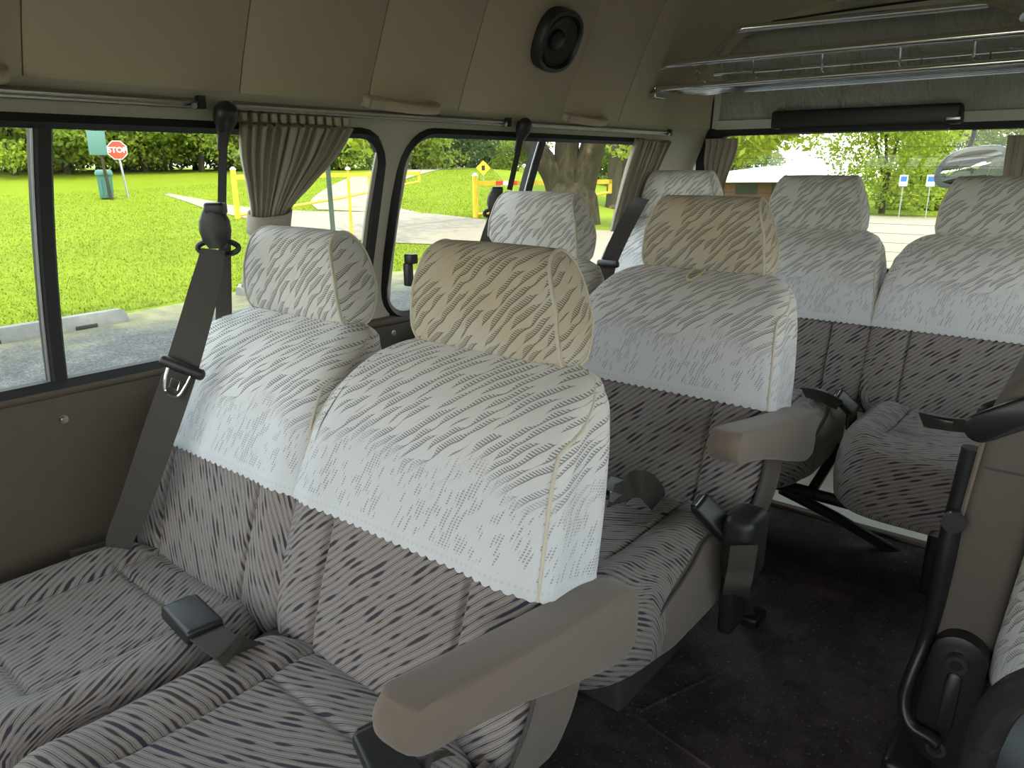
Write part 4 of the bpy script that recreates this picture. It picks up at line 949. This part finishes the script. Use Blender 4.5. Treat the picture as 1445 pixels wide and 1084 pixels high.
far_ = smooth_edge([(-35, 18.0), (-31, 17.6), (-28, 17.0), (-23, 16.9), (-19.3, 18.5), (-14.7, 17.3), (-10.2, 16.3), (-8.6, 17.6), (-9.5, 22), (-12.2, 28), (-16, 38), (-17, 43)])
patch('road', 'pale_paving', near_+[(20, 10)]+[(24, 45.5), (-6, 45)]+far_[::-1], .018)
pl_ = smooth_edge([(-23.5, 17.6), (-29, 21.5), (-36, 29), (-46, 42), (-74, 76)]); pr_ = smooth_edge([(-18.5, 18.2), (-26, 22.8), (-32.5, 30), (-42, 44), (-69, 78)])
patch('path', 'pale_paving', pl_+pr_[::-1], .024)
# grass blades on the nearer lawn: nobody could count them
N = 170000; X = -8.3-30*rng.random(N)**1.7; Y = rng.uniform(-2, 1, N)*0+rng.uniform(-.5, 17, N)*(np.abs(X)/16+.25)
keep = []
from mathutils.geometry import intersect_point_tri_2d
def inpoly(poly, x, y):
    A = np.array(poly); ins = np.zeros(len(x), bool); j = len(A)-1
    for i in range(len(A)):
        c_ = ((A[i, 1] > y) != (A[j, 1] > y)) & (x < (A[j, 0]-A[i, 0])*(y-A[i, 1])/(A[j, 1]-A[i, 1]+1e-12)+A[i, 0]); ins ^= c_; j = i
    return ins
road_poly = near_+[(20, 10), (24, 45.5), (-6, 45)]+far_[::-1]
bad = inpoly(road_poly, X, Y) | inpoly(pl_+pr_[::-1], X, Y) | (X > np.interp(Y, [-4, 1, 4, 6, 8.2, 10], [-8.3, -8.4, -8.75, -9.15, -8.75, -8.0]))
X, Y = X[~bad], Y[~bad]; N = len(X); Z = gz(X, Y); dist = np.hypot(X, Y); hh = rng.uniform(.015, .04, N)*(1+.01*dist); ww = rng.uniform(.003, .006, N)*(1+dist/14); an = rng.uniform(0, math.pi, N); lx, ly = rng.normal(0, .03, N), rng.normal(0, .03, N)
V = np.empty((N, 3, 3)); V[:, 0] = np.c_[X-ww*np.cos(an), Y-ww*np.sin(an), Z-.01]; V[:, 1] = np.c_[X+ww*np.cos(an), Y+ww*np.sin(an), Z-.01]; V[:, 2] = np.c_[X+lx, Y+ly, Z+hh]
me = bpy.data.meshes.new('grass'); me.from_pydata(V.reshape(-1, 3).tolist(), [], np.arange(3*N).reshape(-1, 3).tolist()); me.materials.append(MATS['grass_blade'])
o = bpy.data.objects.new('grass', me); COL.objects.link(o); tag(o, 'short bright grass blades on the lawn beside the parking space', 'grass', kind='stuff')

G3 = lambda p: np.array([p[0], p[1], float(gz(p[0], p[1]))])
# wheel stops
def wheel_stop(x, y, ang, label):
    e = empty('wheel_stop', (x, y, -1.588), label, 'wheel stop', 'concrete wheel stops'); e.rotation_euler = (0, 0, ang)
    b = MB(); L_ = .9; sec = [(-.085, 0), (-.085, .05), (-.05, .135), (.05, .135), (.085, .05), (.085, 0)]
    b.loft([[(s_[0]*k, yy, s_[1]*k2+.0) for s_ in sec] for yy, k, k2 in ((-L_, .8, .75), (-L_+.05, 1, 1), (-.62, 1, 1), (.62, 1, 1), (L_-.05, 1, 1), (L_, .8, .75))]); b.build('concrete_block', 'concrete', e, auto=R(25))
    for yy in (-.45, .45):
        b = MB(); b.rbox((.079, yy-.11, 0), (.092, yy+.11, .04), .006); b.build('drain_notch', 'sign_black', e)
    return e
wheel_stop(-8.08, 2.62, R(5), 'weathered concrete wheel stop nearest the front side window')
wheel_stop(-8.75, 6.05, R(8), 'concrete wheel stop showing behind the nearest window-side headrest')
# stop sign
p = G3(atr(180, 283, 38)); ss_ = empty('stop_sign', p, 'red octagonal STOP sign on a grey post beside the path', 'sign'); fa = math.atan2(p[1], p[0])-math.pi/2
ss_.rotation_euler = (0, 0, fa); d_ = np.hypot(p[0], p[1]); zc = float(atr(171, 212, 38)[2]-p[2])
b = MB(); b.tube([(.05, 0, -.05), (-.13, 0, zc+.3)], .045, 8); b.build('post', 'galvanised', ss_)
octo = lambda r_: [(r_*math.cos(R(22.5+45*k)), r_*math.sin(R(22.5+45*k))) for k in range(8)]
poly_plate(octo(.42), lambda a_, c_, h: (a_-.12, -.045-h, zc+c_), .012).build('white_border', 'sign_white', ss_, False)
poly_plate(octo(.385), lambda a_, c_, h: (a_-.12, -.056-h, zc+c_), .008).build('red_face', 'sign_red', ss_, False)
fc = bpy.data.curves.new('lettering', 'FONT'); fc.body = 'STOP'; fc.size = .31; fc.align_x = 'CENTER'; fc.align_y = 'CENTER'; fc.extrude = .004; fc.offset = .008; fc.materials.append(MATS['sign_white'])
ft = bpy.data.objects.new('lettering_outline', fc); COL.objects.link(ft); me = bpy.data.meshes.new_from_object(ft); bpy.data.objects.remove(ft); me.name = 'lettering'
to = bpy.data.objects.new('lettering', me); COL.objects.link(to); to.parent = ss_; to.location = (-.12, -.07, zc); to.rotation_euler = (math.pi/2, 0, 0)
# bin with its board on a leaning pole
p = G3(atr(152, 283, 37.5)); fa2 = math.atan2(p[1], p[0])-math.pi/2
e = empty('litter_bin', p, 'dark green litter bin standing by a pole on the lawn', 'bin'); e.rotation_euler = (0, 0, fa2)
b = MB(); rr4 = lambda hx, hy, z, r_=.06: [(x, y, z) for x, y in rrect(-hx, hx, -hy, hy, r_, 3)]
b.loft([rr4(.26, .26, .06), rr4(.30, .30, .9), rr4(.31, .31, 1.0)]); b.build('body', 'bin_green', e)
b = MB(); b.loft([rr4(.34, .34, 1.0), rr4(.35, .35, 1.1), rr4(.30, .30, 1.2), rr4(.2, .2, 1.23)]); b.build('lid', 'bin_green', e)
b = MB(); b.loft([rr4(.22, .22, 0), rr4(.22, .22, .07)]); b.build('base', 'sign_black', e)
for k in range(3):
    b = MB(); b.box((-.2+.17*k, -.325, .15), (-.14+.17*k, -.29, .85)); b.build('rib', 'bin_green', e, False)
p = G3(atr(158, 283, 37)); e = empty('pole_board', p, 'pale green board fixed to a weathered pole above the litter bin', 'sign'); e.rotation_euler = (0, 0, fa2); zt = float(atr(141, 185, 37)[2]-p[2]); zb = float(atr(141, 219, 37)[2]-p[2])
b = MB(); b.tube([(.0, .05, -.1), (-.28, .05, zt+.6)], .06, 8); b.build('pole', 'bark', e)
b = MB(); b.rbox((-.58, -.04, zb), (.10, -.01, zt), .01); b.build('board', 'board_green', e)
# swing gates
def gate(p0, p1, label, grp, hz=1.18, tail=True, red=True, leg=.42):
    p0, p1 = G3(p0), G3(p1); e = empty('barrier_gate', p0, label, 'gate', grp); d = p1-p0; L_ = math.hypot(d[0], d[1]); e.rotation_euler = (0, 0, math.atan2(d[1], d[0])); dz = d[2]
    b = MB(); b.tube([(0, 0, -.1), (0, 0, hz+.15)], .085, 10); b.build('hinge_post', 'gate_yellow', e)
    b = MB(); b.tube([(0, 0, hz+.15), (0, 0, hz+.17), (0, 0, hz+.24)], [.095, .095, .03], 10); b.build('post_cap', 'sign_white', e)
    b = MB(); b.box((0, -.045, hz-.14), (L_, .045, hz)); b.build('top_bar', 'gate_yellow', e, False)
    b = MB(); b.tube([(.05, 0, .1), (L_*.5, 0, .1+(hz-.65)*.5), (L_, 0, hz-.40)], .045, 8); b.build('lower_bar', 'gate_yellow', e)
    b = MB(); b.box((L_-.10, -.045, hz-.45), (L_, .045, hz)); b.build('end_bar', 'gate_yellow', e, False)
    b = MB(); b.box((L_*leg-.08, -.05, .25+(hz-.5)*leg), (L_*leg+.08, .05, hz-.12)); b.build('brace', 'gate_yellow', e, False)
    if red:
        for k, (f, c_) in enumerate(((.14, 'sign_red'), (.19, 'sign_white'), (.24, 'sign_red'), (.72, 'sign_red'), (.77, 'sign_white'), (.82, 'sign_red'))):
            b = MB(); b.box((L_*f, -.05, hz-.135), (L_*(f+.05), .05, hz-.005)); b.build('reflector_band', c_, e, False)
    return e
gate(atr(335, 302, 25.4), atr(592, 252, 34), 'long yellow swing gate behind the gathered curtain', 'yellow barrier gates', red=False, hz=1.32, leg=.66)
gate(atr(671, 303, 24), atr(862, 280, 26), 'yellow swing gate with red and white bands in front of the forked trunk', 'yellow barrier gates', hz=1.12, leg=.36)
p = G3(atr(496, 325, 18)); e = empty('marker_post', p, 'thin yellow post with white cap in front of the long gate', 'post'); b = MB(); b.tube([(0, 0, -.1), (0, 0, 1.5)], .032, 8); b.build('shaft', 'gate_yellow', e); b = MB(); b.tube([(0, 0, 1.5), (0, 0, 1.53), (0, 0, 1.57)], [.06, .06, .02], 8); b.build('cap', 'sign_white', e)
p = G3(atr(470, 322, 18)); e = empty('marker_post', p, 'taller dark green post partly behind the gathered curtain', 'post'); b = MB(); b.tube([(0, 0, -.1), (-.05, 0, 1.9)], .055, 8); b.build('shaft', 'post_green', e); b = MB(); b.tube([(-.05, 0, 1.9), (-.05, 0, 1.93)], .06, 8); b.build('cap', 'post_green', e)
# diamond warning sign, parking signs
p = atr(682, 237, 45); g = G3(p); e = empty('warning_sign', g, 'small yellow diamond warning sign before the far trees', 'sign'); e.rotation_euler = (0, 0, math.atan2(p[1], p[0])-math.pi/2); zc = float(p[2]-g[2])
b = MB(); b.tube([(0, .03, -.1), (0, .03, zc)], .03, 6); b.build('post', 'galvanised', e)
poly_plate([(0, .42), (-.42, 0), (0, -.42), (.42, 0)], lambda a_, c_, h: (a_, -h, zc+c_), .02).build('diamond_plate', 'sign_yellow', e, False)
b = MB(); b.box((-.10, -.028, zc-.14), (.10, -.021, zc+.14)); b.build('symbol', 'sign_black', e, False)
for u, lb in ((1270, 'white and blue parking sign nearer the pavilion'), (1308, 'white and blue parking sign beside the outside mirror')):
    g = G3(atr(u, 292, 44)); zc = float(atr(u, 255, 44)[2]-g[2]); e = empty('parking_sign', g, lb, 'sign', 'parking signs'); e.rotation_euler = (0, 0, math.atan2(g[1], g[0])-math.pi/2)
    b = MB(); b.tube([(0, .03, -.1), (0, .03, zc+.3)], .03, 6); b.build('post', 'galvanised', e); b = MB(); b.box((-.19, -.01, zc-.28), (.19, .01, zc+.28)); b.build('plate', 'sign_white', e, False)
    b = MB(); b.box((-.14, -.016, zc-.05), (.14, -.009, zc+.2)); b.build('blue_field', 'sign_blue', e, False)
# pavilion
g = G3(atr(1075, 285, 56)); fa = math.atan2(g[1], g[0])-math.pi/2+R(18); e = empty('pavilion', g, 'low brick pavilion with a white hipped roof across the paving', 'building'); e.rotation_euler = (0, 0, fa); zw = float(atr(1075, 254, 56)[2]-g[2]); zr = float(atr(1095, 235, 56)[2]-g[2])
b = MB(); b.box((-2.6, 0, -.5), (5.5, 5, zw)); b.build('brick_wall', 'brick_wall', e, False)
b = MB(); b.add([(-4.2, -1.4, zw-.12), (7.2, -1.4, zw-.12), (7.2, 6.5, zw-.12), (-4.2, 6.5, zw-.12), (-4.2, -1.4, zw+.12), (7.2, -1.4, zw+.12), (7.2, 6.5, zw+.12), (-4.2, 6.5, zw+.12), (1.0, 2.5, zr), (2.0, 2.5, zr)], [(0, 1, 2, 3), (0, 4, 5, 1), (1, 5, 6, 2), (2, 6, 7, 3), (3, 7, 4, 0), (4, 8, 9, 5), (5, 9, 6), (6, 9, 8, 7), (7, 8, 4)]); b.build('roof', 'roof_white', e, False)
for x in (-1.9, .6): 
    b = MB(); b.box((x, -.06, .7), (x+1.5, .02, zw-.25)); b.build('window', 'pavilion_glass', e, False)
b = MB(); b.box((3.0, -.05, -.4), (4.0, .02, zw-.2)); b.build('door', 'tailgate_dark', e, False)
# trees
def leaf_mesh(name, blobs, n, size, mat, seed):
    rg = np.random.default_rng(seed); P = []; wts = np.array([b_[3]*b_[4] for b_ in blobs]); wts = wts/wts.sum(); ch = rg.choice(len(blobs), n, p=wts); B = np.array(blobs)[ch]
    d = rg.normal(size=(n, 3)); d /= np.linalg.norm(d, axis=1)[:, None]; rad = rg.random(n)**.45
    C_ = B[:, :3]+d*rad[:, None]*np.c_[B[:, 3], B[:, 3], B[:, 4]]
    a_ = rg.normal(size=(n, 3)); a_ /= np.linalg.norm(a_, axis=1)[:, None]; c_ = np.cross(a_, rg.normal(size=(n, 3))); c_ /= np.linalg.norm(c_, axis=1)[:, None]
    s_ = (size*rg.uniform(.6, 1.4, n))[:, None]
    Vv = np.stack([C_-a_*s_, C_+c_*s_*.55, C_+a_*s_, C_-c_*s_*.55], 1).reshape(-1, 3)
    me = bpy.data.meshes.new(name); me.from_pydata(Vv.tolist(), [], np.arange(4*n).reshape(-1, 4).tolist()); me.materials.append(MATS[mat]); return me
def blobs_round(seed, h, r_, k, low=.25):
    rg = random.Random(seed); return [(rg.uniform(-r_, r_)*.75, rg.uniform(-r_, r_)*.75, rg.uniform(h*low, h*.92), rg.uniform(.32, .55)*r_, rg.uniform(.16, .30)*r_) for _ in range(k)]
CROWN = {}
for nm, mt, sd, h, r_, k, n, sz in (('bright_crown', 'leaf_bright', 3, 7.5, 3.8, 34, 11000, .115), ('mid_crown', 'leaf_mid', 4, 9, 4.0, 36, 10000, .14), ('dark_crown', 'leaf_dark', 5, 11, 4.4, 38, 9000, .19), ('bush_crown', 'leaf_mid', 6, 2.6, 2.2, 18, 4000, .11)):
    CROWN[nm] = leaf_mesh(nm, blobs_round(sd, h, r_, k, .10 if nm != 'bush_crown' else .1), n, sz, mt, sd)
def trunk_mb(h, r_, seed, fork=3):
    b = MB(); rg = random.Random(seed); b.tube([(0, 0, -.3), (0, 0, 0), (.05, 0, h*.3)], [r_*1.6, r_*1.15, r_], 8)
    for k in range(fork): a_ = 2*math.pi*k/fork+rg.random(); b.tube([(.03, 0, h*.22), (.5*math.cos(a_), .5*math.sin(a_), h*.45), (1.5*math.cos(a_), 1.5*math.sin(a_), h*.8)], [r_*.8, r_*.6, r_*.25], 6)
    return b
TR = {}
def tree(p, kind, sc, rz, label, grp, th=7, zs=1.0):
    g = G3(p); e = empty('tree' if kind != 'bush_crown' else 'shrub', g, label, 'tree' if kind != 'bush_crown' else 'shrub', grp); e.rotation_euler = (0, 0, rz); e.scale = (sc, sc, sc*zs)
    o = bpy.data.objects.new('crown', CROWN[kind]); COL.objects.link(o); o.parent = e
    if kind != 'bush_crown':
        if kind not in TR: TR[kind] = trunk_mb(th, .16, 2).build('trunk', 'bark', e).data
        else: o = bpy.data.objects.new('trunk', TR[kind]); COL.objects.link(o); o.parent = e
    return e
near_t = [(205, 243, 55, 'bright_crown', 1.2, 0, 'bright yellow-green young tree behind the red octagonal sign'), (285, 243, 55, 'mid_crown', 1.0, 1, 'rounded green tree standing just beyond the shoulder belt'), (95, 243, 53, 'mid_crown', 1.0, 2, 'green tree behind the dark window bar'), (20, 242, 52, 'bright_crown', 1.0, 3, 'light green tree at the edge of the front side window'), (140, 243, 57, 'bright_crown', 1.05, 1.7, 'light green tree behind the litter bin')]
for u, v, r_, k, sc, rz, lb in near_t: tree(atr(u, v, r_), k, sc*1.1, rz, lb, None)
ORD = 'first second third fourth fifth sixth seventh eighth ninth tenth eleventh twelfth thirteenth fourteenth fifteenth sixteenth seventeenth eighteenth nineteenth twentieth'.split()
for i, u in enumerate(range(-120, 660, 44)):
    k = ('dark_crown', 'mid_crown', 'dark_crown')[i % 3]; tree(atr(u, 240, 62+7*((i*5) % 4)), k, 1.0+.12*((i*3) % 4), i*1.3, '%s tree of the line beyond the lawn, counted from the front of the van' % ORD[i], 'tree line beyond the lawn')
for i, u in enumerate(range(-100, 620, 48)):
    tree(atr(u, 241, 57+2*((i*7) % 3)), 'bush_crown', 1.1+.2*(i % 3), i*2.1, '%s low shrub under the tree line, counted from the front of the van' % ORD[i], 'shrubs under the tree line')
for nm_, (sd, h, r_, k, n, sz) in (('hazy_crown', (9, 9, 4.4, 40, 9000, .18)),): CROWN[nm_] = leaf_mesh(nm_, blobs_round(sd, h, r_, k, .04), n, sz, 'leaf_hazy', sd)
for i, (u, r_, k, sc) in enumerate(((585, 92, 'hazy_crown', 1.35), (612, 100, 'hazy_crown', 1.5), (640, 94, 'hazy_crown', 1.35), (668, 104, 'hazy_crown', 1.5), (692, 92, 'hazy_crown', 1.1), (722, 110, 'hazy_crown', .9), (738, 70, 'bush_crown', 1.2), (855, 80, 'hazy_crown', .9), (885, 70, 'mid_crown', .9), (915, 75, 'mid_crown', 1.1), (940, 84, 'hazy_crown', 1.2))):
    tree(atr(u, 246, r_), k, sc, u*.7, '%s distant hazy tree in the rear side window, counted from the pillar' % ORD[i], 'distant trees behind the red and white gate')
for i, (u, r_, k, sc) in enumerate(((1025, 72, 'mid_crown', .8), (1050, 84, 'hazy_crown', .9), (1285, 66, 'bright_crown', .8), (1335, 62, 'mid_crown', .8), (1385, 70, 'bright_crown', .9), (1440, 64, 'mid_crown', 1.0), (1500, 66, 'mid_crown', 1.1))):
    tree(atr(u, 285, r_), k, sc, u*.3, '%s green tree at the far side of the paved lot, counted from the pavilion' % ORD[i], 'trees beyond the paved lot')
for i, (u, sc) in enumerate(((1180, .7), (1290, 1.0), (1330, 1.2), (1390, 1.1))):
    tree(atr(u, 291, 54), 'bush_crown', sc, u, '%s low shrub at the far side of the paved lot, counted from the pavilion' % ORD[i], 'shrubs beyond the paved lot')
# shade tree: stands on the far side of the van, its crown hangs over the roof and shades the parking space
e = empty('tree', (9.0, -5.0, -1.6), 'tall shade tree whose crown hangs over the van roof', 'tree')
b = MB(); b.tube([(0, 0, -.3), (0, 0, .2), (-.3, .2, 3), (-1.0, .6, 6), (-2.5, 1.4, 9)], [.7, .5, .42, .38, .25], 12, smooth=3); b.build('trunk', 'bark', e)
for q in (((-1.0, .6, 6), (-4, 3, 8.3), (-9, 5, 9.6)), ((-1.0, .6, 6), (-4, .5, 8.3), (-10, 0, 9.8)), ((-1.0, .6, 6), (-3, 6, 8.4), (-6, 9, 9.7))):
    b = MB(); b.tube(q, [.3, .22, .1], 8, smooth=4); b.build('limb', 'bark', e)
rq = random.Random(31); o = bpy.data.objects.new('crown', leaf_mesh('shade_crown', [(rq.uniform(-14, 1), rq.uniform(-3, 12), rq.uniform(8.5, 11.0), rq.uniform(1.3, 2.2), rq.uniform(.5, .9)) for _ in range(64)], 15000, .17, 'leaf_mid', 31)); COL.objects.link(o); o.parent = e
e = tree(atr(1245, 292, 48), 'bright_crown', 1.0, .4, 'open light green tree standing alone before the paved lot edge', None)
# two dark trunks near the corner curtain
for u, r_, lb in ((866, 40, 'thicker dark bare tree trunk near the rear corner curtain'), (878, 42, 'thinner dark bare tree trunk near the rear corner curtain')):
    g = G3(atr(u, 268, r_)); e = empty('tree', g, lb, 'tree'); b = MB(); b.tube([(0, 0, -.3), (0, 0, .3), (.05, 0, 3), (.1, 0, 8)], [.55, .40, .33, .25] if u == 866 else [.4, .3, .25, .2], 10); b.build('trunk', 'bark', e)
    me = leaf_mesh('high_crown', [(0, 0, 8, 4, 2.2), (2, 1, 6.5, 2.6, 1.2), (-2, -1, 7, 2.5, 1.2)], 1400, .26, 'leaf_mid', int(u)); o = bpy.data.objects.new('crown', me); COL.objects.link(o); o.parent = e
# the big forked trunk, its limbs and hanging branches
g = G3(atr(806, 315, 22)); e = empty('tree', g, 'big forked tree trunk close behind the yellow gate', 'tree'); g = np.array(g)
Tp = lambda u, v, r_=22: np.array(atr(u, v, r_))-g
b = MB(); b.tube([(0, 0, -.4), (0, 0, .05), (0, 0, .6), Tp(806, 275), Tp(806, 258)], [1.0,.85,.76,.72,.55], 16, smooth=3); b.build('trunk', 'bark', e)
for nm, pts, rad in (('limb', [Tp(792, 275), Tp(780, 245), Tp(760, 215), Tp(738, 185), Tp(705, 120)], [.40,.34,.30,.28,.24]), ('limb', [Tp(800, 275), Tp(800, 240), Tp(800, 205), Tp(806, 170), Tp(812, 110)], [.42,.36,.34,.33,.28]), ('limb', [Tp(818, 272), Tp(828, 235), Tp(842, 190), Tp(858, 140)], [.42,.38,.32,.27]), ('limb', [Tp(842, 190), Tp(858, 140), Tp(900, 60, 21), Tp(960, 0, 20)], [.30,.27,.2,.14]), ('limb', [Tp(738, 185), Tp(705, 120), Tp(640, 60, 20), Tp(560, 10, 18)], [.28,.24,.17,.1])):
    b = MB(); b.tube(pts, rad, 12, smooth=4); b.build(nm, 'bark', e)
bl_ = [(*Tp(u, v, r_), w_, w_*.5) for u, v, r_, w_ in ((520, 185, 15, .9), (535, 175, 15.5, .9), (550, 160, 16, 1.2), (500, 150, 15.5, 1.3), (1070, 190, 20, 1.2), (1110, 183, 20.5, 1.1), (1050, 210, 20, .9), (1040, 170, 20.5, 1.5), (1120, 160, 20.5, 1.2), (1090, 150, 21, 1.6), (985, 120, 21, 2.6), (880, 90, 22, 3), (760, 60, 22, 3.2), (640, 60, 20, 2.6), (560, 70, 18, 2.2), (870, 185, 23, .9), (885, 210, 24, .8))]
o = bpy.data.objects.new('crown', leaf_mesh('big_crown', bl_, 9000, .11, 'leaf_bright', 21)); COL.objects.link(o); o.parent = e

# ------------------------------------------------------------------ lift everything so that the cabin floor is z = 0
for o in list(bpy.data.objects):
    if o.parent is None:
        if o is camo: o.matrix_world = Matrix.Translation((0, 0, UP)) @ o.matrix_world
        else: o.location.z += UP
